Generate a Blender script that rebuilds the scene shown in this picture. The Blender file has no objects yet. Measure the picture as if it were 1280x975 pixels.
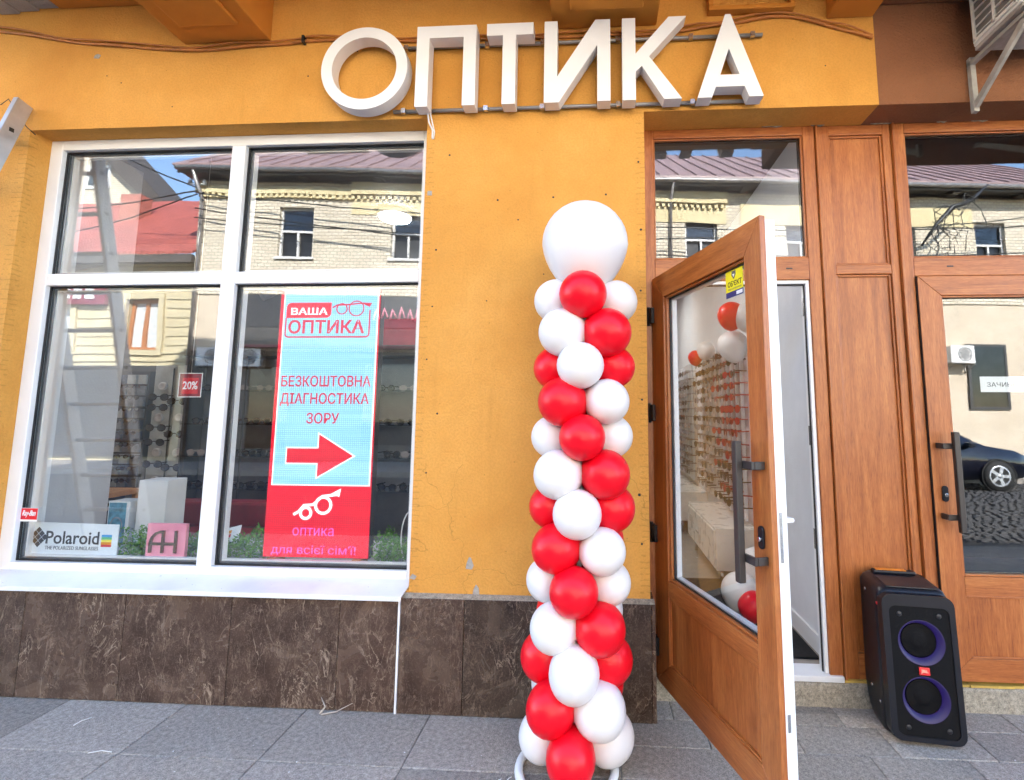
import bpy, bmesh, math, random
from mathutils import Vector, Matrix, Euler
R = math.radians
random.seed(11)
scene = bpy.context.scene
col = scene.collection

# ------------------------------------------------------------------ camera
cam_d = bpy.data.cameras.new('Camera')
cam = bpy.data.objects.new('Camera', cam_d)
col.objects.link(cam)
scene.camera = cam
yaw, pitch, roll = R(3.389), R(6.578), R(0.288)
fw = Vector((-math.sin(yaw)*math.cos(pitch), math.cos(yaw)*math.cos(pitch), math.sin(pitch)))
rt = Vector((math.cos(yaw), math.sin(yaw), 0))
up = rt.cross(fw)
r2 = math.cos(roll)*rt + math.sin(roll)*up
u2 = -math.sin(roll)*rt + math.cos(roll)*up
M = Matrix((r2, u2, -fw)).transposed().to_4x4()
M.translation = Vector((0, -2.7, 1.529))
cam.matrix_world = M
cam_d.sensor_width = 36
cam_d.lens = 620/1280*36
cam_d.shift_x = -70.22/1280
cam_d.shift_y = -43.31/1280
cam_d.clip_start = 0.05
cam_d.clip_end = 2000

# ------------------------------------------------------------------ world, sun, exposure
SUN_EL, SUN_AZ = R(37), R(27)      # azimuth from +Y (behind the shop) towards +X
world = bpy.data.worlds.new('World')
scene.world = world
world.use_nodes = True
nt = world.node_tree
sky = nt.nodes.new('ShaderNodeTexSky')
sky.sky_type = 'NISHITA'
sky.sun_disc = False
sky.sun_elevation = SUN_EL
sky.sun_rotation = SUN_AZ
sky.air_density = 1.0
sky.dust_density = 0.3
sky.ozone_density = 2.5
nt.links.new(sky.outputs[0], nt.nodes['Background'].inputs[0])
nt.nodes['Background'].inputs[1].default_value = 0.15
sd = bpy.data.lights.new('Sun', 'SUN')
sd.energy = 3.8
sd.angle = R(0.5)
sd.color = (1.0, 0.96, 0.91)
sun = bpy.data.objects.new('Sun', sd)
col.objects.link(sun)
sdir = Vector((math.sin(SUN_AZ)*math.cos(SUN_EL), math.cos(SUN_AZ)*math.cos(SUN_EL), math.sin(SUN_EL)))
sun.rotation_euler = sdir.to_track_quat('Z', 'Y').to_euler()
sun.location = sdir*60
vs = scene.view_settings
vs.view_transform = 'Standard'
vs.look = 'None'
vs.gamma = 1.0
vs.use_curve_mapping = False
vs.exposure = 3.32
try:
    scene.cycles.use_denoising = True
    scene.cycles.max_bounces = 9
    scene.cycles.transparent_max_bounces = 20
    scene.cycles.diffuse_bounces = 4
    scene.cycles.glossy_bounces = 4
    scene.cycles.sample_clamp_indirect = 6
    scene.cycles.use_adaptive_sampling = True
    scene.cycles.adaptive_threshold = 0.025
    scene.cycles.caustics_reflective = False
    scene.cycles.caustics_refractive = False
except Exception:
    pass

# ------------------------------------------------------------------ materials
class N:
    """small node helper"""
    def __init__(self, name):
        self.m = bpy.data.materials.new(name)
        self.m.use_nodes = True
        self.t = self.m.node_tree
        self.b = self.t.nodes['Principled BSDF']
        self.out = self.t.nodes['Material Output']
    def node(self, typ, **kw):
        n = self.t.nodes.new(typ)
        for k, v in kw.items():
            if k in n.inputs:
                n.inputs[k].default_value = v
            else:
                setattr(n, k, v)
        return n
    def link(self, a, b):
        self.t.links.new(a, b)
    def coords(self, scale=(1, 1, 1), kind='Object'):
        tc = self.node('ShaderNodeTexCoord')
        mp = self.node('ShaderNodeMapping')
        mp.inputs['Scale'].default_value = scale
        self.link(tc.outputs[kind], mp.inputs['Vector'])
        return mp.outputs['Vector']
    def noise(self, vec, scale, detail=4, rough=0.55, dist=0.0):
        n = self.node('ShaderNodeTexNoise')
        n.inputs['Scale'].default_value = scale
        n.inputs['Detail'].default_value = detail
        n.inputs['Roughness'].default_value = rough
        n.inputs['Distortion'].default_value = dist
        self.link(vec, n.inputs['Vector'])
        return n.outputs['Fac']
    def ramp(self, fac, stops):
        r = self.node('ShaderNodeValToRGB')
        el = r.color_ramp.elements
        while len(el) < len(stops):
            el.new(0.5)
        for e, (p, c) in zip(el, stops):
            e.position = p
            e.color = c if len(c) == 4 else (*c, 1)
        self.link(fac, r.inputs['Fac'])
        return r.outputs['Color']
    def mix(self, fac, a, b, mode='MIX'):
        n = self.node('ShaderNodeMixRGB', blend_type=mode)
        for s, v in ((0, fac), (1, a), (2, b)):
            if hasattr(v, 'is_output'):
                self.link(v, n.inputs[s])
            else:
                n.inputs[s].default_value = v if s == 0 else ((*v, 1) if len(v) == 3 else v)
        return n.outputs[0]
    def math(self, op, a, b=0.0, c=0.0):
        n = self.node('ShaderNodeMath', operation=op)
        for s, v in enumerate((a, b, c)):
            if hasattr(v, 'is_output'):
                self.link(v, n.inputs[s])
            else:
                n.inputs[s].default_value = v
        return n.outputs[0]
    def bump(self, height, strength=0.3, dist=0.01, prev=None):
        n = self.node('ShaderNodeBump')
        n.inputs['Strength'].default_value = strength
        n.inputs['Distance'].default_value = dist
        self.link(height, n.inputs['Height'])
        if prev is not None:
            self.link(prev, n.inputs['Normal'])
        return n.outputs['Normal']
    def base(self, c):
        if hasattr(c, 'is_output'):
            self.link(c, self.b.inputs['Base Color'])
        else:
            self.b.inputs['Base Color'].default_value = (*c, 1)
    def rough(self, r):
        if hasattr(r, 'is_output'):
            self.link(r, self.b.inputs['Roughness'])
        else:
            self.b.inputs['Roughness'].default_value = r
    def normal(self, n):
        self.link(n, self.b.inputs['Normal'])

MATS = {}
def plain(name, c, rough=0.5, metal=0.0, var=0.08, scale=9.0, bump=0.0, spec=None, coat=0.0):
    """painted / plastic / metal material with slight procedural unevenness"""
    n = N(name)
    v = n.coords()
    f = n.noise(v, scale, 5, 0.6)
    lo = tuple(x*(1-var) for x in c)
    hi = tuple(min(1, x*(1+var)) for x in c)
    n.base(n.ramp(f, [(0.3, lo), (0.7, hi)]))
    n.rough(n.math('ADD', rough-0.06, n.math('MULTIPLY', f, 0.12)))
    n.b.inputs['Metallic'].default_value = metal
    if spec is not None:
        n.b.inputs['Specular IOR Level'].default_value = spec
    if coat:
        n.b.inputs['Coat Weight'].default_value = coat
    if bump:
        n.normal(n.bump(n.noise(v, 60, 3), bump, 0.004))
    MATS[name] = n.m
    return n.m

def plaster(name, c_lo, c_mid, c_hi, comb=True, coarse=0.5):
    n = N(name)
    v = n.coords()
    mid = n.noise(v, 9, 4, 0.6)
    big = n.noise(v, 1.1, 4, 0.62, 0.4)
    colr = n.ramp(big, [(0.25, c_lo), (0.5, c_mid), (0.75, c_hi)])
    colr = n.mix(n.math('MULTIPLY', n.ramp(mid, [(0.35, (0, 0, 0)), (0.75, (1, 1, 1))]), 0.30), colr, tuple(x*0.80 for x in c_mid))
    n.rough(0.85)
    n.b.inputs['Specular IOR Level'].default_value = 0.25
    MATS[name] = n.m
    if not comb:
        n.base(colr)
        n.normal(n.bump(n.math('ADD', n.math('MULTIPLY', n.noise(v, 70, 2), 0.5 if coarse < 1 else 1.8), n.math('MULTIPLY', mid, 1.6*coarse)), 0.42 if coarse < 1 else 0.8, 0.006))
        return n.m
    # drip stains, stretched down the wall
    drip = n.ramp(n.noise(n.coords((6, 6, 0.7)), 1.6, 4, 0.65), [(0.58, (0, 0, 0)), (0.78, (1, 1, 1))])
    colr = n.mix(n.math('MULTIPLY', drip, 0.30), colr, tuple(x*0.62 for x in c_mid))
    # sparse dark pits
    pits = n.node('ShaderNodeTexVoronoi')
    pits.inputs['Scale'].default_value = 26
    n.link(v, pits.inputs['Vector'])
    pm = n.math('LESS_THAN', pits.outputs['Distance'], n.math('MULTIPLY', n.math('GREATER_THAN', n.noise(v, 13, 0), 0.62), 0.085))
    colr = n.mix(n.math('MULTIPLY', pm, 0.6), colr, tuple(x*0.4 for x in c_mid))
    sp = n.node('ShaderNodeSeparateXYZ')
    n.link(v, sp.inputs[0])
    x, z = sp.outputs['X'], sp.outputs['Z']
    # hairline cracks on the lower pillar
    vc = n.node('ShaderNodeTexVoronoi', feature='DISTANCE_TO_EDGE')
    vc.inputs['Scale'].default_value = 1.9
    wv = n.node('ShaderNodeVectorMath', operation='ADD')
    nz = n.node('ShaderNodeTexNoise')
    nz.inputs['Scale'].default_value = 5
    nz.inputs['Detail'].default_value = 4
    n.link(v, nz.inputs['Vector'])
    sc = n.node('ShaderNodeVectorMath', operation='SCALE')
    sc.inputs['Scale'].default_value = 0.25
    n.link(nz.outputs['Color'], sc.inputs[0])
    n.link(v, wv.inputs[0]); n.link(sc.outputs[0], wv.inputs[1])
    n.link(wv.outputs[0], vc.inputs['Vector'])
    crack = n.math('MULTIPLY', n.math('LESS_THAN', vc.outputs['Distance'], 0.0028), n.math('LESS_THAN', z, 1.25))
    colr = n.mix(n.math('MULTIPLY', crack, 0.5), colr, tuple(q*0.45 for q in c_mid))
    # toothed corner beads: horizontal notches in a narrow band beside the openings' edges
    wob = n.math('MULTIPLY', n.math('SUBTRACT', n.noise(v, 9, 2), 0.5), 0.055)
    band = None
    for cx, w in ((-1.0, 0.046), (0.27, 0.048), (-3.513, 0.062)):
        d = n.math('LESS_THAN', n.math('ABSOLUTE', n.math('ADD', n.math('SUBTRACT', x, cx), wob)), w)
        band = d if band is None else n.math('MAXIMUM', band, d)
    tooth = n.math('LESS_THAN', n.math('FRACT', n.math('MULTIPLY', n.math('ADD', z, n.math('MULTIPLY', wob, 0.5)), 33.0)), 0.26)
    tooth = n.math('MULTIPLY', tooth, n.math('GREATER_THAN', n.noise(v, 30, 1), 0.47))
    band = n.math('MULTIPLY', band, n.math('LESS_THAN', sp.outputs['Y'], 0.05))
    tm = n.math('MULTIPLY', tooth, n.math('MULTIPLY', band, n.math('LESS_THAN', z, 3.25)))
    fine = n.noise(v, 85, 2, 0.65)
    colr = n.mix(n.math('MULTIPLY', n.ramp(fine, [(0.42, (1, 1, 1)), (0.56, (0, 0, 0))]), 0.22), colr, tuple(q*0.66 for q in c_mid))
    h = n.math('ADD', n.math('MULTIPLY', fine, 1.0), n.math('MULTIPLY', mid, 0.9))
    h = n.math('SUBTRACT', h, n.math('MULTIPLY', pm, 0.8))
    h = n.math('SUBTRACT', h, n.math('MULTIPLY', tm, 2.2))
    colr = n.mix(n.math('MULTIPLY', tm, 0.36), colr, tuple(q*0.55 for q in c_mid))
    n.base(colr)
    n.normal(n.bump(h, 0.7, 0.006))
    return n.m

def wood(name, axis):
    n = N(name)
    sc = {'v': (8, 8, 0.55), 'h': (0.55, 8, 8)}[axis]
    v = n.coords(sc)
    fib = n.noise(n.coords(tuple(q*6 for q in sc)), 4.0, 3, 0.65)
    fig = n.noise(v, 1.7, 4, 0.6, 1.6)            # soft flame figure
    f = n.math('ADD', n.math('MULTIPLY', fig, 0.55), n.math('MULTIPLY', fib, 0.45))
    c = n.ramp(f, [(0.32, (0.20, 0.050, 0.011)), (0.50, (0.37, 0.112, 0.027)), (0.67, (0.50, 0.185, 0.050))])
    # short dark pores along the grain
    por = n.ramp(n.noise(n.coords(tuple(q*9 for q in sc)), 5.5, 1, 0.5), [(0.60, (0, 0, 0)), (0.70, (1, 1, 1))])
    c = n.mix(n.math('MULTIPLY', por, 0.42), c, (0.14, 0.034, 0.009))
    n.base(c)
    n.rough(n.math('ADD', 0.30, n.math('MULTIPLY', fib, 0.16)))
    n.b.inputs['Specular IOR Level'].default_value = 0.5
    n.normal(n.bump(fib, 0.10, 0.002))
    MATS[name] = n.m
    return n.m

def marble(name):
    """dark brown polished stone: soft clouds, thin crossing pale veins, each slab cut from another place"""
    n = N(name)
    oi = n.node('ShaderNodeObjectInfo')
    tc = n.node('ShaderNodeTexCoord')
    off = n.node('ShaderNodeVectorMath', operation='ADD')
    cmb = n.node('ShaderNodeCombineXYZ')
    n.link(n.math('MULTIPLY', oi.outputs['Random'], 37.0), cmb.inputs[0])
    n.link(n.math('MULTIPLY', oi.outputs['Random'], 11.0), cmb.inputs[2])
    n.link(tc.outputs['Object'], off.inputs[0]); n.link(cmb.outputs[0], off.inputs[1])
    v = off.outputs[0]
    cloud = n.noise(v, 5.5, 5, 0.62, 0.6)
    c = n.ramp(cloud, [(0.30, (0.028, 0.016, 0.012)), (0.5, (0.060, 0.038, 0.028)), (0.72, (0.10, 0.068, 0.050))])
    tone = n.ramp(oi.outputs['Random'], [(0.0, (0.80, 0.84, 0.80)), (1.0, (1.25, 1.15, 1.10))])
    c = n.mix(1.0, c, tone, 'MULTIPLY')
    grain = n.noise(v, 120, 2, 0.6)
    c = n.mix(n.math('MULTIPLY', n.ramp(grain, [(0.52, (0, 0, 0)), (0.70, (1, 1, 1))]), 0.35), c, (0.16, 0.11, 0.08))
    # veins: contour lines of stretched noise, tilted both ways
    for rot, sc_, scale, w, amt, col_ in ((35, (1, 1, 0.45), 7.0, 0.010, 0.80, (0.40, 0.31, 0.23)), (-48, (1, 1, 0.4), 12.0, 0.014, 0.62, (0.30, 0.22, 0.16)),
                                          (62, (1, 1, 0.35), 22.0, 0.020, 0.50, (0.24, 0.17, 0.125)), (10, (1, 1, 0.8), 34.0, 0.030, 0.40, (0.20, 0.14, 0.10))):
        mp = n.node('ShaderNodeMapping')
        mp.inputs['Rotation'].default_value = (0, R(rot), 0)
        mp.inputs['Scale'].default_value = sc_
        n.link(v, mp.inputs['Vector'])
        f = n.noise(mp.outputs['Vector'], scale, 5, 0.6, 0.9)
        d = n.math('ABSOLUTE', n.math('SUBTRACT', f, 0.5))
        line = n.ramp(n.math('DIVIDE', d, w), [(0.0, (1, 1, 1)), (1.0, (0, 0, 0))])
        keep = n.ramp(n.noise(v, scale*0.35, 2), [(0.42, (0, 0, 0)), (0.60, (1, 1, 1))])
        c = n.mix(n.math('MULTIPLY', n.math('MULTIPLY', line, keep), amt), c, col_)
    n.base(c)
    n.rough(n.math('ADD', 0.16, n.math('MULTIPLY', cloud, 0.2)))
    n.b.inputs['Specular IOR Level'].default_value = 0.4
    MATS[name] = n.m
    return n.m

def granite(name, c, spread=0.16, rough=0.72):
    n = N(name)
    oi = n.node('ShaderNodeObjectInfo')
    v = n.coords(kind='Object')
    sp = n.noise(v, 190, 3, 0.7)
    md = n.noise(v, 48, 5, 0.7)
    bg = n.noise(v, 2.2, 5, 0.6, 0.5)
    f = n.math('ADD', n.math('MULTIPLY', sp, 0.5), n.math('MULTIPLY', md, 0.5))
    cc = n.ramp(f, [(0.36, tuple(x*0.45 for x in c)), (0.5, c), (0.64, tuple(x*1.6 for x in c))])
    tone = n.ramp(oi.outputs['Random'], [(0.0, (1-spread,)*3), (1.0, (1+spread,)*3)])
    cc = n.mix(1.0, cc, tone, 'MULTIPLY')
    # scuffs and pale dust
    sc = n.ramp(bg, [(0.50, (0, 0, 0)), (0.74, (1, 1, 1))])
    cc = n.mix(n.math('MULTIPLY', sc, 0.16), cc, tuple(x*1.75 for x in c))
    st = n.ramp(n.noise(n.coords((1.2, 7, 1)), 3.0, 6, 0.7), [(0.60, (0, 0, 0)), (0.72, (1, 1, 1))])
    cc = n.mix(n.math('MULTIPLY', st, 0.20), cc, tuple(x*2.0 for x in c))
    n.base(cc)
    n.rough(rough)
    n.b.inputs['Specular IOR Level'].default_value = 0.3
    n.normal(n.bump(f, 0.4, 0.004))
    MATS[name] = n.m
    return n.m

def glass(name, f0=0.05, tint=(0.96, 0.97, 0.965), wavy=0.0):
    """thin glazing: clear transmission plus a mirror reflection that rises at grazing angles (each pane has two faces)"""
    n = N(name)
    n.t.nodes.remove(n.b)
    tr = n.node('ShaderNodeBsdfTransparent')
    tr.inputs[0].default_value = (*tint, 1)
    gl = n.node('ShaderNodeBsdfGlossy')
    gl.inputs['Roughness'].default_value = 0.0
    gl.inputs['Color'].default_value = (1, 1, 1, 1)
    lw = n.node('ShaderNodeLayerWeight')
    lw.inputs['Blend'].default_value = 0.5
    if wavy:
        n.link(n.bump(n.noise(n.coords((1, 1, 0.8)), 2.6, 1, 0.4), 1.0, wavy), gl.inputs['Normal'])
    fac = n.math('ADD', f0, n.math('MULTIPLY', n.math('POWER', lw.outputs['Facing'], 5.0), 0.95-f0))
    mx = n.node('ShaderNodeMixShader')
    n.link(fac, mx.inputs[0]); n.link(tr.outputs[0], mx.inputs[1]); n.link(gl.outputs[0], mx.inputs[2])
    n.link(mx.outputs[0], n.out.inputs['Surface'])
    MATS[name] = n.m
    return n.m

def emit(name, c, strength, led=0.0, mixw=0.0):
    """light-giving surface (screen, lamp); led = dot pitch of a LED panel in metres"""
    n = N(name)
    n.b.inputs['Base Color'].default_value = (*[x*0.06 for x in c], 1)
    n.b.inputs['Roughness'].default_value = 0.5
    cc = None
    if led:
        tc = n.node('ShaderNodeTexCoord')
        sp = n.node('ShaderNodeSeparateXYZ')
        n.link(tc.outputs['Object'], sp.inputs[0])
        fx = n.math('FRACT', n.math('DIVIDE', sp.outputs['X'], led))
        fz = n.math('FRACT', n.math('DIVIDE', sp.outputs['Z'], led))
        dot = n.math('MULTIPLY', n.math('GREATER_THAN', fx, 0.22), n.math('GREATER_THAN', fz, 0.22))
        # weak horizontal scan banding of the panel
        bnd = n.ramp(n.noise(n.coords((0.8, 1, 22)), 2.0, 3, 0.6), [(0.35, (0.72, 0.80, 0.86)), (0.62, (1, 1, 1))])
        cc = n.mix(1.0, c, bnd, 'MULTIPLY')
        cc = n.mix(n.math('SUBTRACT', 1.0, dot), cc, tuple(x*0.42 for x in c))
    if cc is None:
        n.b.inputs['Emission Color'].default_value = (*c, 1)
    else:
        n.link(cc, n.b.inputs['Emission Color'])
    n.b.inputs['Emission Strength'].default_value = strength
    if strength < 2:
        n.m.cycles.emission_sampling = 'NONE'
    MATS[name] = n.m
    return n.m

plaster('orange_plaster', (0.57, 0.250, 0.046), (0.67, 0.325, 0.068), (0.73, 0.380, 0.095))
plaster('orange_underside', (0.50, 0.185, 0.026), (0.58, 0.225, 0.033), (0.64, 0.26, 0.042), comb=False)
plaster('brown_plaster', (0.21, 0.085, 0.040), (0.25, 0.105, 0.050), (0.29, 0.125, 0.06), comb=False, coarse=1.1)
plaster('cream_plaster', (0.50, 0.43, 0.27), (0.55, 0.48, 0.31), (0.60, 0.53, 0.36), comb=False)
plaster('beige_plaster', (0.54, 0.45, 0.34), (0.60, 0.51, 0.39), (0.66, 0.57, 0.45), comb=False)
plaster('yellow_plaster', (0.58, 0.49, 0.28), (0.65, 0.56, 0.33), (0.70, 0.61, 0.38), comb=False)
plaster('grey_partition', (0.40, 0.40, 0.41), (0.45, 0.45, 0.46), (0.49, 0.49, 0.50), comb=False, coarse=0.05)
plaster('white_wall', (0.62, 0.64, 0.68), (0.68, 0.70, 0.74), (0.73, 0.75, 0.78), comb=False, coarse=0.05)
plaster('broken_plaster', (0.26, 0.25, 0.23), (0.38, 0.36, 0.33), (0.50, 0.48, 0.44), comb=False, coarse=2.0)
granite('concrete_step', (0.30, 0.265, 0.21), 0.05, 0.9)
wood('wood_upright', 'v'); wood('wood_level', 'h')
marble('brown_marble')
granite('grey_granite', (0.30, 0.268, 0.232), 0.16)
granite('cobble_stone', (0.042, 0.042, 0.044), 0.2, 0.6)
granite('asphalt', (0.05, 0.05, 0.052), 0.05, 0.85)
granite('mortar', (0.17, 0.165, 0.16), 0.02, 0.9)
granite('mat_black', (0.012, 0.012, 0.013), 0.02, 0.95)
plain('white_pvc', (0.78, 0.79, 0.80), 0.32, var=0.03, scale=3)
plain('white_metal', (0.72, 0.73, 0.75), 0.38, var=0.06, scale=5, bump=0.03)
plain('sign_white', (0.78, 0.80, 0.84), 0.35, var=0.03, scale=4)
plain('sign_side', (0.70, 0.70, 0.73), 0.4, var=0.04, scale=4)
plain('grey_tube', (0.30, 0.30, 0.31), 0.42, 0.6)
plain('black_rubber', (0.012, 0.012, 0.013), 0.6)
plain('spacer_grey', (0.16, 0.165, 0.18), 0.35, 0.5)
plain('handle_brown', (0.030, 0.024, 0.022), 0.42)
plain('black_plastic', (0.012, 0.012, 0.016), 0.42, var=0.15)
plain('black_mesh', (0.005, 0.005, 0.006), 0.75, bump=0.5, spec=0.15)
plain('black_satin', (0.010, 0.011, 0.016), 0.34, spec=0.32)
plain('orange_plastic', (0.78, 0.24, 0.02), 0.4)
plain('badge_red', (0.72, 0.03, 0.03), 0.35)
plain('steel', (0.55, 0.55, 0.56), 0.25, 0.9)
plain('aluminium', (0.62, 0.63, 0.66), 0.36, 0.75, var=0.12)
plain('ladder_grey', (0.50, 0.51, 0.54), 0.4, 0.5, var=0.12)
plain('cable_orange', (0.42, 0.15, 0.03), 0.6, var=0.25)
plain('cable_black', (0.015, 0.015, 0.015), 0.5)
plain('cable_white', (0.74, 0.74, 0.74), 0.4)
plain('print_white', (0.82, 0.82, 0.82), 0.5, var=0.02)
plain('print_black', (0.012, 0.012, 0.016), 0.5)
plain('print_grey', (0.10, 0.11, 0.12), 0.5)
plain('print_red', (0.62, 0.012, 0.022), 0.45)
plain('print_darkred', (0.24, 0.008, 0.022), 0.45)
plain('print_yellow', (0.85, 0.74, 0.015), 0.45, var=0.02)
plain('print_navy', (0.02, 0.03, 0.16), 0.45)
plain('print_blue', (0.05, 0.33, 0.66), 0.45); plain('print_green', (0.10, 0.46, 0.18), 0.45)
plain('print_orange', (0.80, 0.30, 0.02), 0.45); plain('print_teal', (0.08, 0.22, 0.30), 0.5, var=0.5, scale=22)
plain('board_white', (0.70, 0.76, 0.80), 0.4, var=0.03)
plain('box_white', (0.62, 0.63, 0.64), 0.45, var=0.04)
plain('pink_box', (0.76, 0.27, 0.36), 0.45, var=0.04)
plain('bronze_letter', (0.22, 0.13, 0.07), 0.22, 0.8)
plain('display_grey', (0.46, 0.50, 0.51), 0.25, var=0.12)
plain('display_dark', (0.055, 0.052, 0.052), 0.35, var=0.2)
plain('display_tile', (0.20, 0.22, 0.25), 0.4, var=0.4, scale=14)
plain('tile_blue', (0.05, 0.07, 0.13), 0.4, var=0.4, scale=14)
plain('sofa_red', (0.20, 0.010, 0.022), 0.5, var=0.2)
plain('lens_dark', (0.010, 0.010, 0.012), 0.12)
plain('frame_dark', (0.025, 0.018, 0.018), 0.25)
plain('frame_red', (0.30, 0.004, 0.02), 0.25)
plain('frame_clear', (0.34, 0.30, 0.30), 0.2)
plain('frame_brown', (0.10, 0.05, 0.035), 0.25)
plain('board_mauve', (0.55, 0.44, 0.48), 0.5)
plain('board_beige', (0.58, 0.54, 0.50), 0.5)
plain('rod_white', (0.72, 0.72, 0.74), 0.3)
plain('cabinet_white', (0.66, 0.62, 0.57), 0.28, var=0.03)
plain('interior_floor', (0.30, 0.27, 0.24), 0.25)
plain('tan_wood', (0.48, 0.24, 0.10), 0.4, var=0.2)
plain('wall_dusk', (0.10, 0.095, 0.09), 0.7)
plain('foam_yellow', (0.52, 0.34, 0.07), 0.85, var=0.3, bump=0.6)
plain('eave_dark', (0.085, 0.072, 0.062), 0.6, var=0.3)
plain('roof_mauve', (0.29, 0.19, 0.175), 0.42, var=0.2, scale=2)
plain('gutter', (0.30, 0.28, 0.27), 0.4, 0.5, var=0.35)
plain('window_black', (0.008, 0.008, 0.009), 0.3)
plain('window_wood', (0.40, 0.15, 0.05), 0.5)
plain('curtain', (0.55, 0.58, 0.58), 0.7, var=0.2)
plain('window_white', (0.66, 0.66, 0.64), 0.5)
plain('ac_white', (0.70, 0.70, 0.68), 0.45, var=0.08)
plain('ac_dirty', (0.30, 0.28, 0.26), 0.65, var=0.45, scale=6)
plain('ac_fin', (0.20, 0.20, 0.20), 0.5, 0.4)
plain('rusty_white', (0.34, 0.32, 0.29), 0.55, var=0.25, scale=12)
plain('shop_dark', (0.03, 0.03, 0.035), 0.3)
plain('sign_maroon', (0.22, 0.03, 0.05), 0.5)
plain('car_paint', (0.004, 0.005, 0.013), 0.14, 0.1, var=0.05, coat=0.6)
plain('tyre', (0.014, 0.014, 0.014), 0.8)
plain('chimney_red', (0.42, 0.16, 0.12), 0.8, var=0.2)
plain('splinter', (0.46, 0.40, 0.34), 0.7)
plain('debris_white', (0.78, 0.78, 0.76), 0.6)
glass('window_glass', 0.078, wavy=0.0006)
glass('door_glass', 0.11)
glass('far_glass', 0.06, tint=(0.5, 0.58, 0.64))
glass('car_glass', 0.06, tint=(0.2, 0.21, 0.22))
emit('led_blue', (0.33, 0.68, 0.92), 0.20, 0.0125)
emit('led_red', (0.80, 0.006, 0.028), 0.21, 0.0125)
emit('led_redtext', (0.66, 0.004, 0.05), 0.15, 0.0)
emit('led_logo', (0.80, 0.004, 0.02), 0.24)
emit('led_pink', (0.85, 0.10, 0.45), 0.20, 0.0)
emit('led_white', (0.78, 0.90, 0.97), 0.20, 0.0)
emit('lamp_glow', (0.92, 0.96, 1.0), 15.0)
emit('fill_lamp_glow', (1.0, 0.96, 0.92), 17.0)  # for the lamps added out of view to brighten the entrance room
emit('ring_violet', (0.065, 0.03, 0.36), 0.024)
emit('badge_glow', (1.0, 0.45, 0.35), 0.12)
# tinted balloon latex
def latex(name, c, sss, rough=0.3):
    n = N(name)
    v = n.coords()
    f = n.noise(v, 6, 3)
    n.base(n.ramp(f, [(0.3, tuple(x*0.96 for x in c)), (0.7, c)]))
    n.rough(rough)
    n.b.inputs['Specular IOR Level'].default_value = 0.3
    MATS[name] = n.m
latex('latex_white', (0.74, 0.725, 0.735), 0.25, 0.3)
latex('latex_red', (0.78, 0.003, 0.016), 0.12, 0.32)
def bricks(name, c1, c2, mortar, sc):
    n = N(name)
    tc = n.node('ShaderNodeTexCoord')
    sp = n.node('ShaderNodeSeparateXYZ'); n.link(tc.outputs['Object'], sp.inputs[0])
    cb = n.node('ShaderNodeCombineXYZ')
    n.link(sp.outputs['X'], cb.inputs[0]); n.link(sp.outputs['Z'], cb.inputs[1])
    b = n.node('ShaderNodeTexBrick')
    b.inputs['Scale'].default_value = sc
    b.inputs['Color1'].default_value = (*c1, 1); b.inputs['Color2'].default_value = (*c2, 1); b.inputs['Mortar'].default_value = (*mortar, 1)
    b.inputs['Mortar Size'].default_value = 0.03
    n.link(cb.outputs[0], b.inputs['Vector'])
    f = n.noise(tc.outputs['Object'], 1.2, 5, 0.6)
    c = n.mix(n.math('MULTIPLY', f, 0.35), b.outputs['Color'], tuple(x*0.7 for x in c1))
    n.base(c); n.rough(0.85)
    n.normal(n.bump(n.math('SUBTRACT', 1.0, b.outputs['Fac']), 0.5, 0.01))
    MATS[name] = n.m
bricks('pale_brick', (0.78, 0.71, 0.56), (0.62, 0.54, 0.41), (0.24, 0.21, 0.16), 2.4)
def rooftile(name, c):
    n = N(name)
    v = n.coords()
    w = n.node('ShaderNodeTexWave', bands_direction='X'); w.inputs['Scale'].default_value = 1.6; w.inputs['Distortion'].default_value = 0.3
    n.link(v, w.inputs['Vector'])
    w2 = n.node('ShaderNodeTexWave', bands_direction='Y', wave_profile='SAW'); w2.inputs['Scale'].default_value = 0.9
    n.link(v, w2.inputs['Vector'])
    h = n.math('ADD', w.outputs['Fac'], w2.outputs['Fac'])
    f = n.noise(v, 1.5, 5)
    n.base(n.ramp(f, [(0.3, tuple(x*0.8 for x in c)), (0.7, tuple(x*1.15 for x in c))]))
    n.rough(0.6); n.normal(n.bump(h, 0.6, 0.05))
    MATS[name] = n.m
rooftile('red_tile', (0.40, 0.10, 0.075))
def leafy(name, c):
    n = N(name)
    f = n.noise(n.coords(), 40, 3)
    n.base(n.ramp(f, [(0.3, tuple(x*0.5 for x in c)), (0.7, tuple(x*1.5 for x in c))]))
    n.rough(0.5)
    MATS[name] = n.m
leafy('boxwood', (0.10, 0.27, 0.030))

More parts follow.
